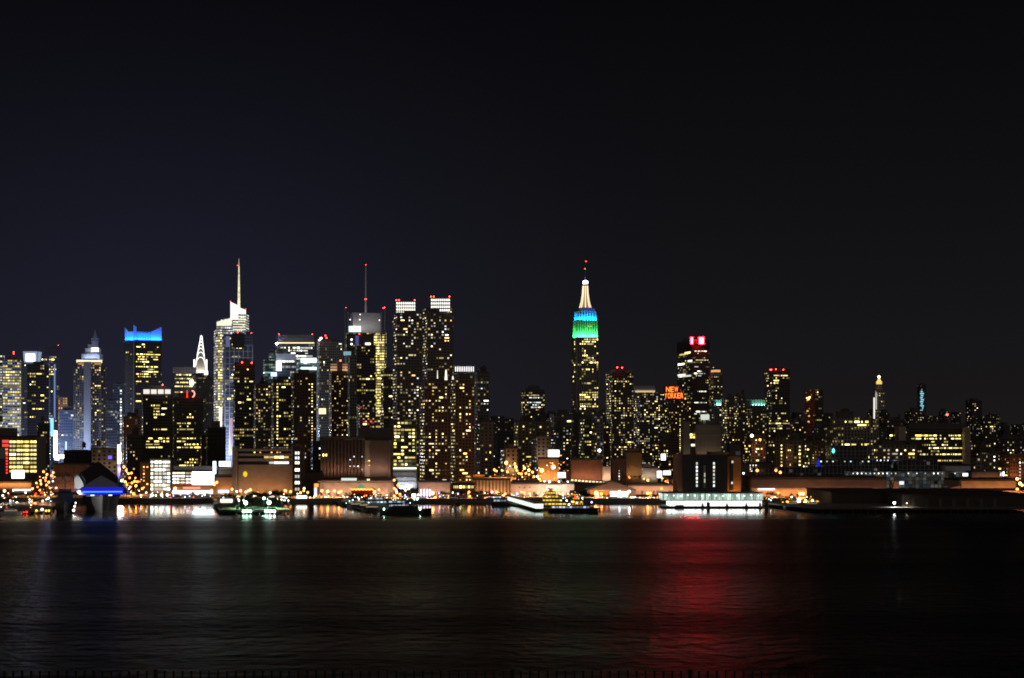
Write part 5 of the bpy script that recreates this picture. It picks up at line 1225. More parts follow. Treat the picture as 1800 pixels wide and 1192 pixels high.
# shrubs/people dark shapes on the terminal deck are planters
def planter(label, x, y, D, s):
    o = empty('planter', label, 'planter', (px(x, D), D, 1.2)); MB().box(px(x, D) - s, px(x, D) + s, D - .6, D + .6, 1.2, 2.0).build('tub', M['black'], o)
    mb = MB(); rn = random.Random(label)
    for _ in range(60):
        c = Vector((px(x, D) + rn.gauss(0, s * .45), D + rn.gauss(0, .4), 2.1 + abs(rn.gauss(0, .6 + .25 * s)))); d = Vector((rn.uniform(-1, 1), rn.uniform(-1, 1), rn.uniform(-.5, 1))).normalized(); u = d.orthogonal().normalized(); w = d.cross(u)
        mb.face([c + u * .35, c + w * .25, c - u * .35, c - w * .25])
    mb.build('shrub', M['leafd'], o)
for x_, s_, lab in ((1194, 3.0, 'largest shrub planter at the left of the terminal deck'), (1235, .9, 'shrub planter left of the middle mooring pile'), (1278, 1.0, 'shrub planter right of the middle mooring pile'), (1312, 1.0, 'shrub planter near the right end of the terminal deck'), (1336, .9, 'last small shrub planter by the right mooring pile')): planter(lab, x_, 890, D + 1.2, s_)

# added fill lights washing the waterfront walls orange and white, standing in for street bounce
def wash(x0, x1, D, z, color, wpm, out=5.0, tilt=42, w=1.2):
    L = px(x1, D) - px(x0, D); ld = bpy.data.lights.new('wall_fill_light', 'AREA'); ld.shape = 'RECTANGLE'; ld.size = L; ld.size_y = w; ld.energy = wpm * L; ld.color = color
    o = bpy.data.objects.new('wall_fill_light', ld); col.objects.link(o); o.location = (px((x0 + x1) / 2, D), D - out, z)
    dr = Vector((0, math.cos(R(tilt)), math.sin(R(tilt)))); zax = -dr; xax = Vector((1, 0, 0)); yax = zax.cross(xax)
    o.rotation_euler = Matrix((xax, yax, zax)).transposed().to_euler()
ORG = (1, .36, .10); PNK = (1, .50, .30); PAL_ = (1, .72, .5)
wash(421, 511, 1470, 3.5, ORG, 90, 8); wash(410, 418, 1466, 3.5, PAL_, 60, 6)
wash(562, 690, 1455, 3.2, (1, .56, .38), 125, 8); wash(736, 790, 1450, 3.2, (1, .56, .42), 110, 7); wash(385, 408, 1500, 3.5, ORG, 120, 7)
wash(-10, 54, 1560, 9, ORG, 120, 5); wash(304, 374, 1510, 3.2, ORG, 60, 6); wash(96, 156, 1570, 3.5, PNK, 40, 6)
wash(832, 896, 1500, 3.2, (1, .48, .2), 120, 7); wash(899, 1008, 1470, 3.2, (1, .56, .36), 150, 8); wash(1036, 1070, 1444, 3.2, ORG, 120, 6); wash(1034, 1120, 1440, 7, PNK, 110, 9, 45)
wash(947, 981, 1620, 12, ORG, 240, 7); wash(833, 850, 1503, 20, ORG, 150, 4); wash(869, 904, 1610, 12, ORG, 160, 6); wash(881, 909, 1640, 20, (1, .55, .25), 150, 6); wash(935, 965, 1758, 30, PAL_, 80, 6)
wash(1005, 1057, 1580, 14, PNK, 70, 6); wash(1059, 1073, 1540, 15, (1, .66, .46), 170, 5); wash(1105, 1187, 1500, 4, PNK, 110, 7); wash(1102, 1127, 1600, 16, PAL_, 45, 6); wash(1177, 1197, 1530, 6, ORG, 130, 5); wash(1123, 1155, 1620, 14, PAL_, 70, 5)
wash(1281, 1303, 1445, 4, ORG, 120, 7); wash(1192, 1199, 1442, 4, PNK, 50, 6)
wash(1324, 1556, 1450, 3, ORG, 110, 6); wash(1322, 1557, 1440, 6, PNK, 26, 7, 55); wash(1560, 1800, 1438, 4, ORG, 34, 5); wash(1690, 1786, 1440, 8, ORG, 22, 7, 55); wash(1756, 1806, 1620, 16, ORG, 60, 6); wash(1708, 1762, 1560, 12, PNK, 40, 6)
wash(641, 684, 1594, 20, (1, .66, .54), 70, 8); wash(564, 640, 1590, 20, PNK, 38, 7); wash(264, 300, 1540, 4, PAL_, 50, 6); wash(162, 205, 1620, 16, PAL_, 60, 6); wash(1201, 1213, 1700, 28, PAL_, 50, 8); wash(1224, 1266, 1700, 28, PAL_, 45, 8)
wash(690, 733, 1690, 4, (.9, .9, 1), 60, 6)
# ================================================================== GROUND, WATER, PIERS
EDGE = 1385.0
def struct(name, mb, m, kind='structure'): return tag(mb.build(name, m), kind=kind)
mb = MB(); mb.box(-6000, 6000, EDGE, 14000, -3, GZ); g_ = struct('ground', mb, plain('asphalt', (.05, .048, .045), .85, scale=.05))
struct('quay_wall', MB().box(-1500, 1500, EDGE - 1.2, EDGE - .02, -3, GZ + .5), M['concd'])
struct('waterfront_road', MB().box(-700, 900, EDGE + 12, EDGE + 30, GZ + .004, GZ + .012), plain('road_asphalt', (.045, .045, .047), .8))
w = N('river_water')
geo = w.n.new('ShaderNodeNewGeometry'); sp = w.n.new('ShaderNodeSeparateXYZ'); w.l.new(geo.outputs['Position'], sp.inputs[0])
def wnoise(sx, sy, det, off=0.0):
    mp = w.n.new('ShaderNodeMapping'); mp.inputs['Scale'].default_value = (sx, sy, 1); mp.inputs['Location'].default_value = (off, off, 0)
    w.l.new(geo.outputs['Position'], mp.inputs[0]); return w.noise(mp.outputs[0], 1.0, det)
warp = wnoise(.012, .012, 2.0)
yy = w.math('MULTIPLY_ADD', warp, 60.0, sp.outputs[1])
mr_ = w.n.new('ShaderNodeMapRange'); mr_.interpolation_type = 'SMOOTHSTEP'; mr_.inputs['From Min'].default_value = 1040; mr_.inputs['From Max'].default_value = 1240
w.l.new(yy, mr_.inputs['Value']); calm = mr_.outputs[0]
patch = wnoise(.0022, .020, 5.0, 3.3)      # wind lanes lying across the river
rough = w.math('MULTIPLY_ADD', patch, .36, .20)
rg = w.n.new('ShaderNodeMix'); rg.data_type = 'FLOAT'; w.l.new(calm, rg.inputs[0]); w.l.new(rough, rg.inputs[2]); rg.inputs[3].default_value = .06
w.l.new(rg.outputs[0], w.b.inputs['Roughness'])
w.b.inputs['Base Color'].default_value = (.004, .006, .008, 1); w.b.inputs['IOR'].default_value = 1.33; w.b.inputs['Specular IOR Level'].default_value = .36
h = w.math('ADD', w.math('ADD', w.math('MULTIPLY', wnoise(.03, .15, 3.0), .5), w.math('MULTIPLY', wnoise(.17, .14, 3.0, 5.0), .95)), w.math('MULTIPLY', wnoise(.4, .9, 2.0, 9.0), .10))
bp = w.n.new('ShaderNodeBump'); bp.inputs['Distance'].default_value = 2.2
bs = w.n.new('ShaderNodeMix'); bs.data_type = 'FLOAT'; w.l.new(calm, bs.inputs[0]); bs.inputs[2].default_value = .75; bs.inputs[3].default_value = .02
w.l.new(bs.outputs[0], bp.inputs['Strength']); w.l.new(h, bp.inputs['Height']); w.l.new(bp.outputs[0], w.b.inputs['Normal'])
mb = MB(); mb.face([(-3000, -200, 0), (3000, -200, 0), (3000, EDGE - 1.1, 0), (-3000, EDGE - 1.1, 0)])
struct('water', mb, w.m)
# lookout under the camera with its iron railing
struct('lookout_path', MB().box(-60, 60, -30, 26, 30, 45.4), M['conc'])
struct('lookout_bank', MB().prism([(-80, -30), (80, -30), (80, 30), (-80, 30)], -2, 29.9), plain('rock', (.12, .11, .10)))
rl = empty('railing', 'black iron picket railing along the lookout edge at the bottom of the view', 'railing', (0, 24, 45.4))
for k in range(9):
    x_ = -9.6 + k * 2.4
    o = MB().box(x_ - .025, x_ + .025, 23.97, 24.03, 45.4, 46.88).build('post', M['iron'], rl)
    if k < 8:
        mb = MB()
        for j in range(1, 20): mb.box(x_ + j * .12 - .012, x_ + j * .12 + .012, 23.99, 24.01, 45.5, 46.86)
        mb.box(x_ + .03, x_ + 2.37, 23.975, 23.989, 46.72, 46.76); mb.box(x_ + .03, x_ + 2.37, 23.975, 23.989, 45.55, 45.6)
        mb.build('picket_panel', M['iron'], rl)

def pier(name, label, x0, x1, Da, Db, z=2.4, mat='deck', xs=None):
    r = empty(name, label, 'pier', (px((x0 + x1) / 2, Da), Da, 0)); a, b = px(x0, Da), px(x1, Da)
    dd = (Db - Da) / SV[1] * SV[0] if xs is None else px(xs, Db) - a
    MB().prism([(a, Da), (b, Da), (b + dd, Db), (a + dd, Db)], z - .8, z).build('deck', M[mat], r)
    mb = MB(); n = max(3, int((b - a) / 5))
    for k in range(n + 1):
        for y_ in (Da + .5, Da + 12): mb.bar((a + .5 + (b - a - 1) * k / n, y_, -2), (a + .5 + (b - a - 1) * k / n, y_, z - .8), .35, 6)
    mb.build('piles', M['timber'], r)
    MB().box(a, b, Da - .3, Da - .02, z - .9, z + .3).build('fender', M['timber'], r)
    return r
pier('pier', 'crowded dark pier at the left border, beside the grey ship', -14, 92, 1172, EDGE - 1.3)
gp = pier('park_pier', 'park pier with floodlit green lawn and trees', 386, 512, 1168, EDGE - 1.3, xs=374)
dd = px(380, 1372) - px(390, 1168)
MB().prism([(px(390, 1168), 1172), (px(508, 1168), 1172), (px(508, 1168) + dd, 1372), (px(390, 1168) + dd, 1372)], 2.404, 2.7).build('lawn', M['grass'], gp)
pier('pier', 'marina pier between the park pier and the black barge', 646, 664, 1205, EDGE - 1.3, 2.0, 'timber')
pier('pier', 'dark pier carrying the black sheds at the right border', 1446, 1830, 1205, EDGE - 1.3)
pier('floating_dock', 'low dock under the gold lit boats', 948, 1056, 1240, 1330, 1.2)
pier('floating_dock', 'low dock beside the gold lit kiosks right of the ferry terminal', 1350, 1446, 1300, EDGE - 1.3, 1.8)
struct('promenade', MB().box(px(512, EDGE), px(604, EDGE), EDGE - 14, EDGE - 1.3, -2, 2.2), M['deck'])

# ================================================================== LAMPS
def lampmat(k, c, s): return glow('lamp_' + k, c, s, True)
LM = {'o': lampmat('sodium', (1, .30, .05), 4.6), 'O': lampmat('sodium_bright', (1, .36, .07), 14), 'w': lampmat('white', (1, .88, .66), 4.5), 'c': lampmat('cool', (.62, .90, 1), 5),
      'C': lampmat('flood', (.50, 1, .72), 14), 'W': lampmat('white_bright', (.92, .96, 1), 16), 'y': lampmat('yellow', (1, .50, .04), 2.4), 'r': lampmat('red', (1, .03, .01), 2.6), 'v': lampmat('violet', (.6, .45, 1), 4)}
LC = {'o': ((1, .36, .08), 1), 'O': ((1, .40, .11), 2.6), 'w': ((1, .86, .66), .8), 'c': ((.7, .92, 1), .7), 'C': ((.45, 1, .62), 1.4), 'W': ((.9, .95, 1), 1.6), 'y': ((1, .55, .08), .3), 'r': ((1, .05, .02), .3), 'v': ((.6, .5, 1), .3)}
LDATA = {}
def lampdata(k, p):
    if (k, p) not in LDATA:
        ld = bpy.data.lights.new('lamp_light', 'SPOT'); ld.spot_size = R(166); ld.spot_blend = .35; ld.color = LC[k][0]; ld.energy = p * LC[k][1]; ld.shadow_soft_size = .5; LDATA[(k, p)] = ld
    return LDATA[(k, p)]
HEAD = {}
for k, m in LM.items(): HEAD[k] = ico(1.0, 2); HEAD[k].materials.append(m)
POLE = MB().bar((0, 0, 0), (0, 0, 1), .14, 6, .08).mesh('pole', M['iron']); FOOT = MB().lathe(0, 0, [(.32, 0), (.3, .35), (.16, .5)], 8).mesh('foot', M['iron'])
CN = {'o': 'orange', 'O': 'strong orange', 'w': 'warm white', 'c': 'cool white', 'C': 'greenish flood', 'W': 'glaring white', 'y': 'yellow', 'r': 'red', 'v': 'violet'}
def lamp(x, y, D, k, s, label, group, base=GZ, name='street_lamp', power=6500):
    p = pt(x, y, D); z0 = min(base, p.z - 1.2)
    r = empty(name, label, 'lamp', (p.x, p.y, z0), group)
    s *= 1.36; link('lamp_head', HEAD[k], r, loc=p, scale=(s, s, s))
    o = bpy.data.objects.new('lamp_light', lampdata(k, power)); col.objects.link(o); o.parent = r; o.location = Vector((0, -s - .6, p.z - z0))
    link('pole', POLE, r, loc=(p.x, p.y, z0), scale=(1, 1, p.z - z0 - s)); link('foot', FOOT, r, loc=(p.x, p.y, z0))
def lamps(where, pts, D, jit=5, base=GZ, name='street_lamp', power=6500):
    rn = random.Random(where)
    for q in pts:
        x, y, k = q[:3]; s = q[3] if len(q) > 3 else .7
        lamp(x, y, D + rn.uniform(-jit, jit), k, s, CN[k] + ' lamp ' + where, CN[k] + ' lamps ' + where, base, name, power * min(1.5, s / .7))
Q = EDGE + 8
lamps('in the crowded street left of the gabled pavilion', [(76.7, 829, 'o'), (93.6, 830.7, 'o'), (82.5, 834, 'o'), (91, 836, 'o'), (80.5, 839.5, 'o', .55), (71, 844.7, 'o'), (85.6, 847.5, 'o'), (93, 846, 'w', .5), (64, 849, 'o', .6), (72, 851, 'o'), (81.7, 852.5, 'o'), (99, 857.6, 'w', .45), (57, 859, 'o'), (66, 856, 'o', .5), (88, 858, 'o', .5)], 1460, 14)
lamps('on the crowded pier at the left border', [(8, 863, 'w', .7), (5, 871, 'w', .55), (30, 883, 'w', .4), (45, 866, 'w', .5), (70, 862, 'o', .5), (63, 868, 'r', .6), (73, 866, 'r', .7), (79, 870, 'o', .5), (85, 876, 'w', .55), (75, 880, 'w', .35), (18, 880, 'c', .35), (52, 878, 'c', .4), (62, 884, 'o', .4)], 1300, 30, 2.4)
lamps('along the front edge of the left pier', [(74, 895.5, 'w', .6), (64, 897.5, 'y', .55), (81, 897.8, 'y', .5), (86, 897.6, 'y', .5), (47, 900, 'r', .55), (42, 900.4, 'r', .35)], 1170, 0, 2.4, 'dock_lamp')
lamps('in the narrow street right of the gabled pavilion', [(218, 820.7, 'o', .8), (222, 827, 'o'), (225.7, 832.4, 'o'), (231, 831.6, 'o'), (220, 847, 'O', .6), (236.6, 846, 'o'), (241.6, 846.7, 'o'), (232, 849, 'o'), (239, 854, 'O', .6), (223, 852.5, 'o'), (250, 859, 'o'), (235, 867.6, 'o', .8), (226.5, 859, 'w', .5), (243, 861, 'r', .5), (214, 845, 'w', .8), (229, 856, 'o', .6), (228, 840, 'o', .6), (238, 840, 'o', .5)], 1480, 18)
lamps('along the quay between the gabled pavilion and the park pier', [(257, 866, 'w', .5), (267, 870.5, 'c', .85), (274, 871, 'w', .5), (284, 870, 'w', .75), (294, 870, 'c', .7), (308, 859, 'O', .9), (318, 864, 'o'), (304, 866, 'w', .5), (330, 868, 'v', .5), (347, 868, 'w', .6), (360, 870, 'c', .5), (372, 862, 'o'), (377, 852, 'o', .7), (381, 848, 'o', .8), (300, 875, 'r', .35), (340, 874, 'r', .4)], Q)
lamps('behind the trees of the park pier', [(408, 860, 'O', .5), (416, 864, 'w', .55), (423, 862.6, 'o', .8), (432, 865, 'w', .5), (436, 863, 'w', .5), (440, 861, 'o', .8), (475, 866, 'w', .6), (491, 866, 'w', .55), (501.5, 862.6, 'o', .9), (511, 864, 'o', .7), (453, 865, 'o', .5)], 1447, 4, power=16000)
lamps('on the lawn of the park pier', [(432, 884, 'C', .9), (473, 883.5, 'C', .95), (464, 876, 'c', .7), (420, 880, 'w', .4), (495, 878, 'w', .35), (507, 880, 'w', .35)], 1200, 10, 2.6, 'park_lamp', 22000)
lamps('by the kiosk between the concrete building and the pink wall', [(528.5, 866, 'o'), (534.7, 858.4, 'w', .6), (534, 862.6, 'o'), (541, 865.6, 'o'), (523, 868, 'w', .4), (553, 872, 'w', .6), (545, 874, 'w', .35)], Q + 20)
lamps('along the foot of the pink wall', [(566, 862.6, 'o', .8), (576, 863.8, 'O', .65), (587.6, 863, 'o', .7), (596, 865.5, 'O', .6), (600, 863.5, 'o', .6), (572, 874, 'w', .55), (585, 875, 'w', .6), (639.6, 866.8, 'o', .6), (658, 864.3, 'O', .6), (666, 861, 'o', .6), (577, 872, 'o', .3)], 1432, 3, power=14000)
lamps('clustered below the twin white crowned towers', [(693, 844, 'o'), (699.5, 852.6, 'o'), (693, 858.4, 'o'), (696, 862, 'o'), (697.5, 866, 'O', .55), (703, 869, 'o'), (693, 872, 'o'), (705, 856.7, 'W', .7), (710, 857.6, 'w', .8), (716.8, 854, 'W', .7), (722, 855, 'w', .8), (718, 858.4, 'w', .8), (713, 862, 'w', .5), (728, 872, 'W', .7), (735, 870, 'w', .6)], 1412, 8)
lamps('along the road under the brown brick towers', [(761, 867, 'O', .8), (757, 865, 'o', .8), (765.4, 874.5, 'o', .6), (772, 867, 'v', .5), (824.4, 865, 'o'), (825.4, 872.6, 'o', .8), (787.5, 876.5, 'y', .8), (852.7, 876.5, 'o', .75), (805, 868, 'v', .5), (796, 866, 'w', .4), (822, 877, 'o', .45)], Q + 12)
lamps('in front of the striped and pink warehouses', [(865, 865, 'v', .7), (873, 865, 'o', .8), (877, 867, 'O', .5), (884, 872.6, 'O', .8), (888, 868, 'o', .7), (909, 868, 'v', .6), (917, 865, 'o', .7), (921, 866, 'o', .6), (931, 867, 'o', .6), (957, 862, 'o', .7), (946, 866, 'o', .6), (1013, 869, 'w', .5)], 1448, 4, power=14000)
lamps('high on masts behind the striped and pink warehouses', [(890, 813.5, 'O', 1.0), (906.6, 821, 'O', .8), (905, 815, 'o'), (908.4, 827, 'o'), (922, 823, 'O', .7), (929.7, 826.5, 'O', .8), (916, 833, 'o', .8), (936, 830, 'o', .8), (869, 825.5, 'o'), (873, 828, 'o', .6), (892, 829, 'o'), (945, 837.5, 'O', .7), (912, 832, 'o', .6), (924, 832, 'o', .6), (972.5, 821, 'O', 1.3), (952.5, 827, 'O', 1.2), (930, 834, 'o', .6), (948, 842, 'o', .8), (951, 846, 'o', .6), (939, 838, 'o', .7)], 1548, 8, power=12000)
lamps('on the roof edge above the pink warehouse', [(966, 846.8, 'c', .75), (982.6, 846.8, 'c', .55), (998, 846.8, 'c', .45), (957, 846, 'w', .5)], 1466, 1, 14)
lamps('under and beside the gabled hall', [(1048, 867, 'O', 1.15), (1057, 868, 'o', .8), (1051, 871, 'o'), (1087, 875, 'o', .65), (1101.7, 875, 'o', .6), (1116, 875, 'w', .65), (1125, 876, 'w', .7), (1131, 876, 'w', .6), (1137.7, 876, 'w', .6), (1149, 876, 'w', .7), (1138.6, 867, 'O', .6), (1143, 867, 'o', .7), (1089, 864, 'c', .6), (1106, 864, 'W', .65), (1094, 876.5, 'w', .4), (1109, 874, 'o', .4), (1163, 859, 'o', .6)], 1422, 5, power=12000)
lamps('behind the long tan warehouse', [(1107, 838.5, 'o', .8), (1138.6, 844, 'o', .8), (1164, 841, 'o', .6), (1170, 846, 'o', .5), (1132, 842, 'o', .5), (1182, 846, 'o', .5)], 1550, 10)
lamp(1053.7, 792, 1830, 'W', 1.0, 'single bluish white lamp halfway up the slim grey tower', None, GZ)
lamp(1321.6, 766, 1770, 'w', 1.2, 'single white lamp over the brown block right of the blank slabs', None, GZ)
lamp(1336, 773, 1772, 'o', .9, 'single orange lamp beside the white lamp over the brown block', None, GZ)
lamps('behind the flat roofed pier terminal', [(1331, 827, 'o', .9), (1364, 827, 'o', .8), (1371.5, 830.4, 'o', .9), (1307, 832, 'c', .6)], 1530, 10)
lamps('under the fascia of the flat roofed pier terminal', [(1406, 867.7, 'O', .75), (1411.7, 867.7, 'O', .75), (1437.8, 868.5, 'O', .8), (1368, 867, 'o', .5), (1391.6, 874, 'w', .6), (1331, 874, 'w', .5), (1340, 875, 'o', .6), (1348, 876, 'w', .6), (1356, 874, 'o', .5), (1362, 874, 'w', .6), (1335, 874, 'w', .5)], 1420, 5, power=22000)
lamps('near the right border', [(1788, 842, 'O', .75), (1793, 850, 'O', .9), (1788, 860, 'o', .8), (1797, 853, 'o', .8)], 1425, 5)
lamps('on the dark sheds of the right pier', [(1572, 884, 'W', .6), (1594, 884.5, 'w', .3)], 1226, 0, 2.4)

def glints(where, n, x0, x1, y0, y1, D0, D1, keys, base=GZ, name='dock_lamp'):
    """small lamps without a reach of their own: bulbs, rail lamps, moored boats' lamps"""
    rn = random.Random(where)
    for _ in range(n):
        x = rn.uniform(x0, x1); y = rn.uniform(y0, y1); k = rn.choice(keys); D_ = rn.uniform(D0, D1); p = pt(x, y, D_)
        z0 = min(base, p.z - .8); s = rn.uniform(.22, .5)
        r = empty(name, 'small ' + CN[k] + ' lamp ' + where, 'lamp', (p.x, p.y, z0), 'small ' + CN[k] + ' lamps ' + where)
        link('lamp_head', HEAD[k], r, loc=p, scale=(s, s, s)); link('pole', POLE, r, loc=(p.x, p.y, z0), scale=(.6, .6, p.z - z0 - s))
glints('among the clutter of the left border pier', 34, 0, 94, 862, 893, 1190, 1350, 'owwwcor', 2.4)
glints('in the crowded street behind the grey ship', 16, 58, 104, 838, 862, 1395, 1420, 'ooow')
glints('before the white garage and the showroom', 26, 232, 376, 864, 874, 1388, 1394, 'wwccwovr')
glints('in the narrow street by the olive brick block', 14, 213, 250, 838, 866, 1400, 1424, 'oowO')
glints('under the park pier trees', 20, 390, 512, 868, 884, 1250, 1360, 'wwcC', 2.5)
glints('over the marina boats and the black barge', 46, 604, 738, 872, 886, 1240, 1375, 'cccwcy', 2.0)
glints('at the foot of the pink wall', 26, 560, 690, 868, 875, 1390, 1394, 'oowr')
glints('along the road before the club building and shop row', 22, 690, 840, 868, 876, 1388, 1396, 'owwvr')
glints('before the pink warehouse and the glass gangway', 30, 850, 1000, 866, 877, 1388, 1394, 'oowwc')
glints('in the railway yard behind the warehouses', 44, 868, 1000, 812, 846, 1530, 1570, 'oooow', 14)
glints('on the gold lit dinner boats', 22, 950, 1052, 866, 892, 1215, 1300, 'yyywcv', 1.2)
glints('before the gabled hall and the tan warehouse', 24, 1040, 1165, 868, 877, 1388, 1396, 'owwwo')
glints('around the kiosk boats and the terminal front', 26, 1340, 1446, 872, 888, 1310, 1390, 'yowwoc', 1.8)

# ================================================================== TREES
def tree_proto(seed, h, w, mat):
    rn = random.Random(seed)
    tr = MB(); tr.bar((0, 0, 0), (0, 0, h * .45), .26, 7, .17)
    tips = []
    for k in range(6):
        t = 2 * math.pi * k / 6 + rn.uniform(-.4, .4); z0 = h * rn.uniform(.28, .45)
        e = Vector((math.cos(t) * w * .32, math.sin(t) * w * .32, h * rn.uniform(.55, .8))); tr.bar((0, 0, z0), e, .13, 5, .05); tips.append(e)
    tips.append(Vector((0, 0, h * .8)))
    cr = MB()
    for e in tips * 2:
        c = e + Vector((rn.uniform(-1, 1) * w * .14, rn.uniform(-1, 1) * w * .14, rn.uniform(-.12, .12) * h)); R_ = w * rn.uniform(.15, .24)
        for _ in range(34):
            d = Vector((rn.gauss(0, 1), rn.gauss(0, 1), rn.gauss(0, .8))); d = d.normalized() * R_ * rn.uniform(.5, 1.1)
            p = c + d; nrm = (d.normalized() + Vector((rn.uniform(-.8, .8), rn.uniform(-.8, .8), rn.uniform(-.3, .9)))).normalized(); u = nrm.orthogonal().normalized(); v = nrm.cross(u); s = rn.uniform(.26, .5)
            cr.face([p + u * s, p + v * s * .6, p - u * s, p - v * s * .6])
    return tr.mesh('trunk', M['bark']), cr.mesh('crown', mat)
TP = [tree_proto(i, 9, 7, M['leaf'] if i < 2 else M['leafd']) for i in range(4)]
def trees(where, pts, D, jit, base=GZ):
    rn = random.Random(where)
    for i, (x, yt) in enumerate(pts):
        d = D + rn.uniform(-jit, jit); s = max(.45, (pz(yt, d) - base) / 9.0)
        r = empty('tree', 'leafy tree ' + where, 'tree', (px(x, d), d, base), 'trees ' + where)
        t, c = TP[rn.randrange(4)]
        a = link('trunk', t, r, loc=r.location, rz=rn.uniform(0, 6), scale=(s, s, s)); b = link('crown', c, r, loc=r.location, rz=rn.uniform(0, 6), scale=(s, s, s))
trees('at the land end of the park pier', [(396, 868), (404, 866), (412, 869), (444, 864), (452, 861), (461, 867), (468, 863), (484, 860), (489, 859), (497, 864), (506, 867), (428, 870), (436, 868)], 1330, 25, 2.6)
trees('on the floodlit lawn', [(420, 876), (441, 875), (452, 877), (483, 874)], 1240, 15, 2.6)
hd = empty('hedge', 'long leafy hedge lit green along the front of the park pier lawn', 'hedge', (px(448, 1182), 1182, 2.7))
mb = MB(); rn = random.Random(12)
for _ in range(1500):
    c = Vector((rn.uniform(px(414, 1182), px(486, 1182)), 1184 + rn.gauss(0, 1.3), 2.75 + abs(rn.gauss(0, 1.1)) * (.7 + .5 * math.sin(_ * .37)))); d = Vector((rn.gauss(0, 1), rn.gauss(0, 1), rn.gauss(.3, .8))).normalized(); u = d.orthogonal().normalized(); v = d.cross(u); q_ = rn.uniform(.2, .42)
    mb.face([c + u * q_, c + v * q_ * .6, c - u * q_, c - v * q_ * .6])
mb.build('foliage', plain('hedge_leaves', (.05, .13, .03), .7, var=.4, scale=.8), hd)
lamps('low on the front edge of the park pier', [(428, 899, 'C', .6), (434, 898.6, 'C', .7), (440, 899, 'C', .6), (468, 898.6, 'C', .7), (475, 898.6, 'W', .7), (482, 899, 'W', .6)], 1166.5, 0, .6, 'dock_lamp', 3000)
trees('on the quay before the showroom', [(312, 869), (339, 864), (352, 872), (366, 866), (374, 870)], EDGE + 5, 2)
trees('between the kiosk and the pink wall', [(513, 870), (545, 866), (549, 870), (612, 868)], EDGE + 6, 2)
trees('in the dark row under the brown brick towers', [(778, 861), (786, 864), (800, 863), (812, 862), (818, 865), (838, 862), (846, 861), (857, 862), (862, 866)], EDGE + 16, 5)
trees('behind the gold lit boats', [(942, 867), (972, 864), (985, 867), (1000, 864), (1012, 862), (1020, 864), (1027, 862), (1034, 866), (1042, 870), (1062, 875), (1070, 876), (1029, 872), (1036, 873)], EDGE + 6, 2)
trees('right of the ferry terminal', [(1350, 864), (1356, 863), (1363, 867), (1391, 868), (1402, 869), (1370, 870)], EDGE + 14, 5)
trees('on top of the dark terrace beside the gabled hall', [(1100, 843), (1108, 842), (1116, 843), (1124, 845)], 1535, 4, 14)

# ================================================================== SHIPS AND BOATS
def hull_mesh(L, B, H, mat, flare=1.0, bow=.35, name='hull', keel=-1.0, foot=.92):
    n = 13; mb = MB(); st = []
    for i in range(n + 1):
        t = i / n; x = -L / 2 + L * t
        k = 1.0 if t < 1 - bow else max(0.02, 1 - ((t - (1 - bow)) / bow) ** 1.8)
        w = B / 2 * k; ww = w * (foot if t < 1 - bow else foot * (1 - .45 * flare * ((t - (1 - bow)) / bow)))
        sheer = H * (1 + .22 * max(0, (t - .55) / .45) ** 2); xr = x - (.10 * L * bow * flare if t > .98 else 0)
        st.append([(xr, -ww * .7, keel), (xr, -ww, 0.1), (x, -w, sheer), (x, w, sheer), (xr, ww, 0.1), (xr, ww * .7, keel)])
    for a, b in zip(st, st[1:]):
        for k in range(6): mb.face([a[k], b[k], b[(k + 1) % 6], a[(k + 1) % 6]][::-1])
    mb.face(st[0]); mb.face(st[-1][::-1])
    return mb.mesh(name, mat)
# small white motor yacht
proto = empty('motor_yacht', 'x', 'boat', (0, 0, 0))
link('hull', hull_mesh(14, 4, 1.7, M['hullw']), proto, loc=(0, 0, 0))
MB().prism([(-4.5, -1.5), (2.2, -1.4), (3.6, 0), (2.2, 1.4), (-4.5, 1.5)], 1.7, 3.3).build('cabin', M['hullw'], proto)
MB().prism([(-4.52, -1.53), (2.22, -1.43), (3.65, 0), (2.22, 1.43), (-4.52, 1.53)], 2.3, 2.9).build('cabin_windows', glow('yacht_window', (1, .85, .6), .5, vary=.9), proto)
MB().prism([(-3.5, -1.3), (.8, -1.2), (1.6, 0), (.8, 1.2), (-3.5, 1.3)], 3.32, 3.9).build('flybridge', M['hullw'], proto)
MB().bar((-1, 0, 3.9), (-1, 0, 6.6), .08, 5).build('mast', M['white'], proto)
mb = MB()
for k in range(6):
    for s in (-1, 1): mb.bar((1.5 + k * .9, s * 1.5 * (1 - k * .12), 1.8), (1.5 + k * .9, s * 1.5 * (1 - k * .12), 2.6), .04, 4)
mb.build('railing', M['steel'], proto)
ys = [(606, 1345, 4, 'white motor yacht nearest the promenade at the marina pier, left end'), (618, 1312, 4.2, 'white motor yacht second from the left at the marina pier'), (630, 1330, 3.4, 'white motor yacht half hidden behind others at the marina pier'),
      (638, 1262, 4.4, 'white motor yacht in the middle of the marina, bow towards the viewer'), (652, 1228, 3.6, 'white motor yacht just left of the black barge'), (660, 1300, 4.1, 'white motor yacht behind the left end of the black barge'),
      (624, 1282, 3.9, 'white motor yacht deepest in the marina, under the red restaurant'), (20, 1165, .3, 'small white motor yacht lying along the left pier'), (112, 1330, 4.0, 'white motor yacht behind the grey ship'),
      (1395, 1290, .2, 'white motor yacht with gold light before the dark sheds'), (1425, 1288, 3.3, 'white motor yacht right of the one with gold light'), (380, 1300, 4.6, 'white motor yacht moored left of the park pier')]
for i, (x_, D_, rz_, lab) in enumerate(ys):
    o = proto if i == 0 else dup(proto, (0, 0, 0)); o.location = (px(x_, D_), D_, 0); o.rotation_euler = (0, 0, rz_); o['label'] = lab; o['group'] = 'white motor yachts'
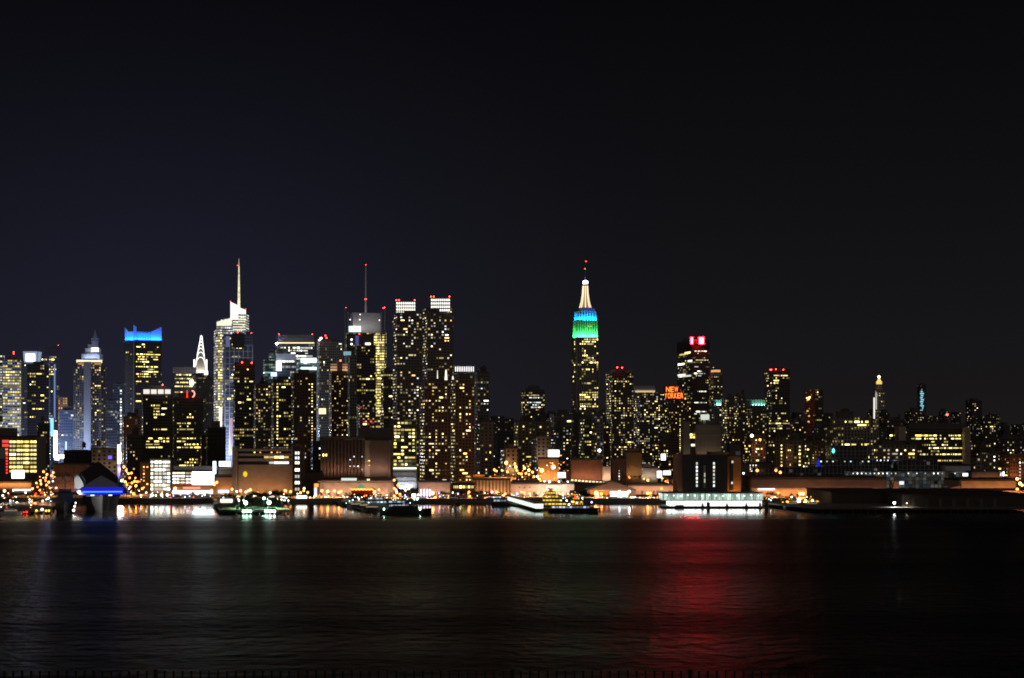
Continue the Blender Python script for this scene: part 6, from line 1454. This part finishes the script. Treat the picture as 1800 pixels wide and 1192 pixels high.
# black barge with two lights
D = 1172
r = empty('barge', 'long black barge with a white light at each end, before the marina', 'barge', (px(714, D), D, 0))
link('hull', hull_mesh(34, 9, 3.2, M['hullb'], .5, .2), r, loc=r.location)
MB().box(px(690, D), px(735, D), D - 3, D + 3, 3.2, 5.4).build('deck_cargo', M['black'], r)
MB().box(px(672, D), px(684, D), D - 2.2, D + 2.2, 3.2, 6.5).build('wheelhouse', M['concd'], r)
for x_ in (675, 738.5): o = link('deck_light', HEAD['C'], r, loc=pt(x_, 895, D - 5.4), scale=(.45, .35, .7))
# crowd of party boats on the marina: a dark two deck boat behind the barge
def dinner_boat(label, x0, x1, D, decks, gold, dark=True, s0=2.0):
    r = empty('dinner_boat', label, 'boat', (px((x0 + x1) / 2, D), D, 0)); L = px(x1, D) - px(x0, D); cx = px((x0 + x1) / 2, D)
    link('hull', hull_mesh(L, 8, s0, M['hullb'] if dark else M['hullw'], .8, .25), r, loc=r.location)
    z = s0; a, b = cx - L * .46, cx + L * .36
    for k in range(decks):
        MB().box(a + k * 1.2, b - k * 2.6, D - 3.4 + k * .3, D + 3.4 - k * .3, z, z + .35).build('deck_edge', M['black' if dark else 'white'], r)
        MB().box(a + k * 1.2 + .4, b - k * 2.6 - .6, D - 3.0 + k * .3, D + 3.0 - k * .3, z + .35, z + 2.3).build('saloon', M['black'], r); sal = r.children[-1]
        nx = max(4, int((b - a - 4 - k * 3.5) / 2.0)); wx0 = a + k * 1.2 + .8; step = (b - k * 2.6 - 1.2 - wx0) / nx
        for i in range(nx): o = link('window', gold, None, loc=(wx0 + (i + .5) * step, D - 3.05 + k * .3, z + 1.35), scale=(step * .78, 1, 1.15)); o.parent = sal; NWIN[0] += 1
        z += 2.6
    mb = MB()
    for i in range(int((b - a - 8) / 1.6)): mb.lathe(a + 4 + i * 1.6, D - 2.2, [(.05, z + .5), (.32, z + .8), (.05, z + 1.1)], 6)
    mb.build('bulb_string', LM['y'], r)
    MB().box(b - decks * 2.6 - 3, b - decks * 2.6, D - 1.6, D + 1.6, z - .2, z + 2).build('wheelhouse', M['concd' if dark else 'white'], r)
    MB().bar((cx, D, z), (cx, D, z + 5), .14, 5).build('mast', M['steel'], r)
    mb = MB()
    for i in range(int(L / 2)): mb.bar((cx - L * .45 + i * 1.8, D - 3.9, s0), (cx - L * .45 + i * 1.8, D - 3.9, s0 + 1), .05, 4)
    mb.build('railing', M['steel'], r)
    return r
gold = MB().box(-.5, .5, -.1, .05, -.5, .5).mesh('window', glow('boat_gold', (1, .62, .06), 1.6, vary=.8))
icew = MB().box(-.5, .5, -.1, .05, -.5, .5).mesh('window', glow('boat_ice', (.75, .85, 1), 1.0, vary=.9))
dinner_boat('three deck dinner boat strung with gold lights, right of the glass gangway', 946, 1006, 1262, 4, gold)
dinner_boat('smaller gold lit dinner boat behind the open excursion boat', 1000, 1032, 1300, 3, gold)
r = dinner_boat('low dark excursion boat in front of the gold lit dinner boats', 964, 1052, 1205, 1, icew)
dinner_boat('dark two deck excursion boat lying behind the black barge', 676, 730, 1232, 2, icew)
dinner_boat('dim excursion boat with pale windows in the marina', 640, 690, 1300, 2, icew, False)
dinner_boat('small dark ferry at the left end of the glass gangway', 864, 898, 1330, 2, icew)
dinner_boat('gold lit kiosk boat left of the dark pier sheds', 1376, 1410, 1325, 1, gold, True, 1.2)
dinner_boat('gold lit kiosk boat touching the dark pier sheds', 1412, 1446, 1335, 1, gold, True, 1.2)
lamps('strung over the gold lit boats', [(952, 871, 'y', .5), (960, 869, 'y', .5), (968, 868, 'y', .55), (976, 867, 'y', .5), (984, 868, 'y', .5), (1012, 874, 'r', .7), (1008, 882, 'y', .6), (1014, 884, 'y', .6), (1040, 883, 'v', .5), (996, 880, 'c', .45), (1000, 888, 'c', .5)], 1285, 6, 1.2, 'dock_lamp')
lamps('around the gold lit kiosk boats', [(1376, 883.5, 'y', .5), (1384, 882, 'o', .6), (1390, 884, 'y', .5), (1404, 880, 'c', .9), (1416, 880, 'O', .6), (1424, 885, 'O', .5), (1428, 880, 'w', .6), (1436, 884, 'o', .5), (1442, 885, 'y', .5), (1398, 887, 'o', .5), (1386, 889, 'r', .5)], 1318, 4, 1.8, 'dock_lamp')
# glass gangway
r = empty('glass_gangway', 'white lit glass gangway slanting out to the gold lit boats', 'gangway', (px(922, 1300), 1300, 0))
A, B = Vector((px(898, 1378), 1378)), Vector((px(948, 1218), 1218)); d = (B - A).normalized(); nn = Vector((-d.y, d.x)) * 3
poly = [tuple(A - nn), tuple(B - nn), tuple(B + nn), tuple(A + nn)]
if (B - A).x * nn.y - (B - A).y * nn.x < 0: poly.reverse()
MB().prism(poly, 1.0, 1.8).build('deck', M['deck'], r); MB().prism(inset(poly, .3), 1.82, 4.9).build('glass_wall', glow('gangway_white', (.85, 1, .88), 1.7, True), r); MB().prism(inset(poly, -.2), 4.92, 5.3).build('roof', M['steel'], r)
mb = MB(); s = -nn if (A - nn).x < (A + nn).x else nn
for sg_ in (-1, 1):
    for k in range(36):
        c = A + (B - A) * k / 35 + nn * sg_ * 1.01; mb.box(c.x - .12, c.x + .12, c.y - .12, c.y + .12, 1.8, 4.9)
mb.build('mullions', M['steel'], r)
# kiosk, channel marker
r = shed('kiosk', 'white glowing kiosk on the promenade between the pier trees', 'kiosk', 521, 540, 871, EDGE + 3, M['white'], 6, roofm=M['white'])
panel(r, 'lit_front', 521.5, 539.5, 871.5, 876.5, EDGE + 3, glow('kiosk_white', (1, 1, .85), 3.0))
r = shed('stage_tent', 'white lit tent at the left corner of the park pier', 'tent', 387, 409, 877, 1290, M['white'], 12, roofm=M['white'], base=2.4, gable=874)
panel(r, 'lit_front', 387.5, 408.5, 877.5, 883, 1290, glow('tent_warm', (1, .93, .75), 2.0))
r = empty('channel_marker', 'small dark channel marker in the basin under the brown brick towers', 'buoy', (px(805, 1330), 1330, 0)); MB().lathe(px(805, 1330), 1330, [(1.8, -.5), (1.9, 1.2), (.7, 1.6)], 10).build('float', M['black'], r); MB().bar((px(805, 1330), 1330, 1.6), (px(805, 1330), 1330, 6), .3, 6).build('post', M['black'], r)
# grey ship, bow on
D = 1182
r = empty('grey_ship', 'dark grey naval ship moored bow out beside the blue edged carrier', 'ship', (px(113, D) + SV[0] * 55, D + SV[1] * 55, 0)); r.rotation_euler = (0, 0, R(-76.5))
L_ = 110
link('hull', hull_mesh(L_, 13, 6.5, plain('ship_grey', (.14, .145, .15), .55), 1.0, .3), r, loc=r.location)
def local(mb, name, mat):
    o = link(name, mb.mesh(name, mat), None, loc=(0, 0, 0)); o.parent = r; return o
local(MB().box(-25, 22, -5, 5, 6.5, 10.5), 'superstructure', bpy.data.materials['ship_grey']); local(MB().box(-4, 16, -4.2, 4.2, 10.5, 14.5), 'bridge', bpy.data.materials['ship_grey']); local(MB().box(16.02, 16.3, -3.8, 3.8, 12.3, 13.2), 'bridge_windows', M['glassd'])
mb = MB(); mb.bar((4, 0, 14.5), (4, 0, 26), .45, 6, .15); mb.bar((4, -3, 20), (4, 3, 20), .15, 4); local(mb, 'mast', M['steel']); local(MB().lathe(31, 0, [(2.2, 7), (2.0, 8.6), (1.0, 9.4)], 10), 'gun_turret', bpy.data.materials['ship_grey'])
# carrier with blue lit deck edge
D = 1176
r = empty('aircraft_carrier', 'museum carrier hull seen bow on, edged by an electric blue light strip', 'ship', (px(180, D) + SV[0] * 110, D + SV[1] * 110, 0)); r.rotation_euler = (0, 0, R(-76.5))
hm = plain('carrier_grey', (.20, .205, .21), .5, scale=.05)
link('hull', hull_mesh(220, 27, 11.2, hm, 1.6, .30, foot=.70), r, loc=r.location)
local(MB().prism([(-108, -16.2), (112, -16.2), (114, -13), (114, 13), (112, 16.2), (-108, 16.2)], 14.0, 15.3), 'flight_deck', plain('deck_grey', (.09, .09, .095)))
local(MB().box(-100, 104, -12, 12, 11.2, 13.98), 'gallery_deck', M['black'])
for y_ in (-6.4, 5.2): local(MB().box(104.02, 104.3, y_ - 1.2, y_ + 1.2, 11.7, 12.9), 'gallery_light', glow('gallery_green', (.7, 1, .8), 2.2) if y_ < 0 else bpy.data.materials['gallery_green'])
bl = glow('deck_blue', (.06, .22, 1), 2.2, True)
local(MB().box(114.02, 114.3, -15, 14, 12.6, 14.1), 'deck_glow', glow('deck_glow_blue', (.008, .012, .75), .8)); local(MB().box(114.02, 114.3, -13.5, 13.5, 15.1, 17.6), 'deck_screen', bpy.data.materials['deck_glow_blue'])  # deep blue glow around the edge strip, added as emissive panels
local(MB().box(114.02, 114.4, -12.8, 12.8, 14.2, 15.0), 'deck_edge_light', bl); local(MB().box(-60, 111, -16.5, -16.25, 14.2, 15.0), 'deck_edge_light', bl); local(MB().box(-60, 111, 16.25, 16.5, 14.2, 15.0), 'deck_edge_light', bl)
lamps('on the left corner of the carrier deck', [(139, 865, 'w', .8), (131.5, 890, 'w', .5), (129.5, 897, 'w', .6), (133, 884, 'w', .35), (211, 893.5, 'w', .7)], 1170, 2, 2, 'dock_lamp')
D = 1196
r = empty('pavilion', 'big gabled pavilion with black roof standing on the carrier deck', 'pavilion', (px(173, D), D, 15.3))
a, b, c = px(140, D), px(207, D), px(174, D)
mb = MB(); zE, zR = pz(834, D), pz(812.5, D)
pf = [(a, 15.35), (b, 15.35), (b, pz(838, D)), (c, zR), (a, zE)]
mb.face([(x_, D, z_) for x_, z_ in pf]); ox = 48 / SV[1] * SV[0]; mb.face([(x_ + ox, D + 48, z_) for x_, z_ in pf[::-1]])
for (p0, q0), (p1, q1) in zip(pf, pf[1:] + pf[:1]): mb.face([(p1, D, q1), (p0, D, q0), (p0 + ox, D + 48, q0), (p1 + ox, D + 48, q1)])
mb.build('hall', M['black'], r)
mb = MB(); wf = [(px(133.5, D), 15.35), (px(150.5, D), 15.35), (px(150.5, D), pz(853, D)), (px(139.5, D), pz(832.5, D)), (px(133.5, D), pz(836, D))]
mb.face([(x_, D - 4, z_) for x_, z_ in wf]); mb.face([(x_, D - .1, z_) for x_, z_ in wf[::-1]])
for (p0, q0), (p1, q1) in zip(wf, wf[1:] + wf[:1]): mb.face([(p1, D - 4, q1), (p0, D - 4, q0), (p0, D - .1, q0), (p1, D - .1, q1)])
mb.build('white_side', M['white'], r)
mb = MB(); pf = [(px(152, D), 15.4), (px(207, D), 15.4), (px(207, D), pz(851, D)), (px(180, D), pz(836, D)), (px(152, D), pz(853, D))]
mb.face([(x_, D - 5, z_) for x_, z_ in pf])
for (p0, q0), (p1, q1) in zip(pf, pf[1:] + pf[:1]): mb.face([(p1, D - 5, q1), (p0, D - 5, q0), (p0, D - .1, q0), (p1, D - .1, q1)])
mb.build('front_gable', plain('gable_grey', (.42, .41, .40)), r)
ld = bpy.data.lights.new('pavilion_floodlight', 'SPOT'); ld.energy = 5000; ld.spot_size = R(32); ld.shadow_soft_size = .3
o = bpy.data.objects.new('pavilion_floodlight', ld); col.objects.link(o); o.location = (px(137, D - 18), D - 18, 16.5); o.rotation_euler = (Vector((px(139, D), D - 3, 20)) - o.location).to_track_quat('-Z', 'Y').to_euler()
# floodlight on the carrier bow (lit in the photograph) 
ld = bpy.data.lights.new('bow_floodlight', 'SPOT'); ld.energy = 42000; ld.spot_size = R(30); ld.color = (1, .95, .88); ld.shadow_soft_size = .4
o = bpy.data.objects.new('bow_floodlight', ld); col.objects.link(o); o.location = (px(128, 1150), 1150, 6); o.rotation_euler = (Vector((px(175, 1180), 1190, 7)) - o.location).to_track_quat('-Z', 'Y').to_euler()

# ================================================================== SKY, CAMERA
wd = bpy.data.worlds.new('World'); scene.world = wd; wd.use_nodes = True
nt = wd.node_tree; bg = nt.nodes['Background']
class WN(N):
    def __init__(s): s.t = nt; s.n = nt.nodes; s.l = nt.links
g = WN()
tc = g.n.new('ShaderNodeTexCoord'); sp = g.n.new('ShaderNodeSeparateXYZ'); g.l.new(tc.outputs['Generated'], sp.inputs[0])
el = g.math('MULTIPLY', g.math('MAXIMUM', sp.outputs[2], 0.0), 4.0)
base = g.ramp(el, [(0, (.0106, .0092, .0094)), (.10, (.0093, .0083, .0090)), (.30, (.0070, .0066, .0077)), (.60, (.0046, .0045, .0055)), (1.0, (.0023, .0023, .0031))])
dx = g.math('SUBTRACT', sp.outputs[0], -.19); dz = g.math('SUBTRACT', sp.outputs[2], .02)
d2 = g.math('ADD', g.math('POWER', g.math('DIVIDE', dx, .17), 2.0), g.math('POWER', g.math('DIVIDE', dz, .14), 2.0))
gl_ = g.math('MULTIPLY', g.math('EXPONENT', g.math('MULTIPLY', d2, -1.0)), g.math('GREATER_THAN', sp.outputs[1], 0.0))
add = g.n.new('ShaderNodeMix'); add.data_type = 'RGBA'; add.blend_type = 'ADD'; add.clamp_result = False
g.l.new(gl_, add.inputs[0]); g.l.new(base, add.inputs[6]); add.inputs[7].default_value = (.0054, .0062, .0175, 1)
back = g.n.new('ShaderNodeMix'); back.data_type = 'RGBA'          # glow added behind the viewer to lift the facades, as of the near shore
bf = g.math('MULTIPLY', g.math('MAXIMUM', g.math('MULTIPLY', sp.outputs[1], -1.0), 0.0), g.math('LESS_THAN', g.math('ABSOLUTE', sp.outputs[2]), .9))
g.l.new(bf, back.inputs[0]); g.l.new(add.outputs[2], back.inputs[6]); back.inputs[7].default_value = (.135, .113, .102, 1)
g.l.new(back.outputs[2], bg.inputs['Color']); bg.inputs['Strength'].default_value = 1.0
cam = bpy.data.cameras.new('Camera'); co = bpy.data.objects.new('Camera', cam); col.objects.link(co)
co.location = (0, 0, HC); co.rotation_euler = (R(90), 0, 0)
cam.sensor_width = 36; cam.lens = F / 1800 * 36; cam.shift_y = (YH - 596) / 1800; cam.clip_start = 1; cam.clip_end = 30000
scene.camera = co
cy_ = scene.cycles
cy_.filter_width = 1.8; cy_.use_denoising = True; cy_.sample_clamp_indirect = 6.0; cy_.max_bounces = 5; cy_.diffuse_bounces = 2; cy_.glossy_bounces = 2; cy_.caustics_reflective = False; cy_.caustics_refractive = False
print('windows', NWIN[0], 'objects', len(bpy.data.objects))
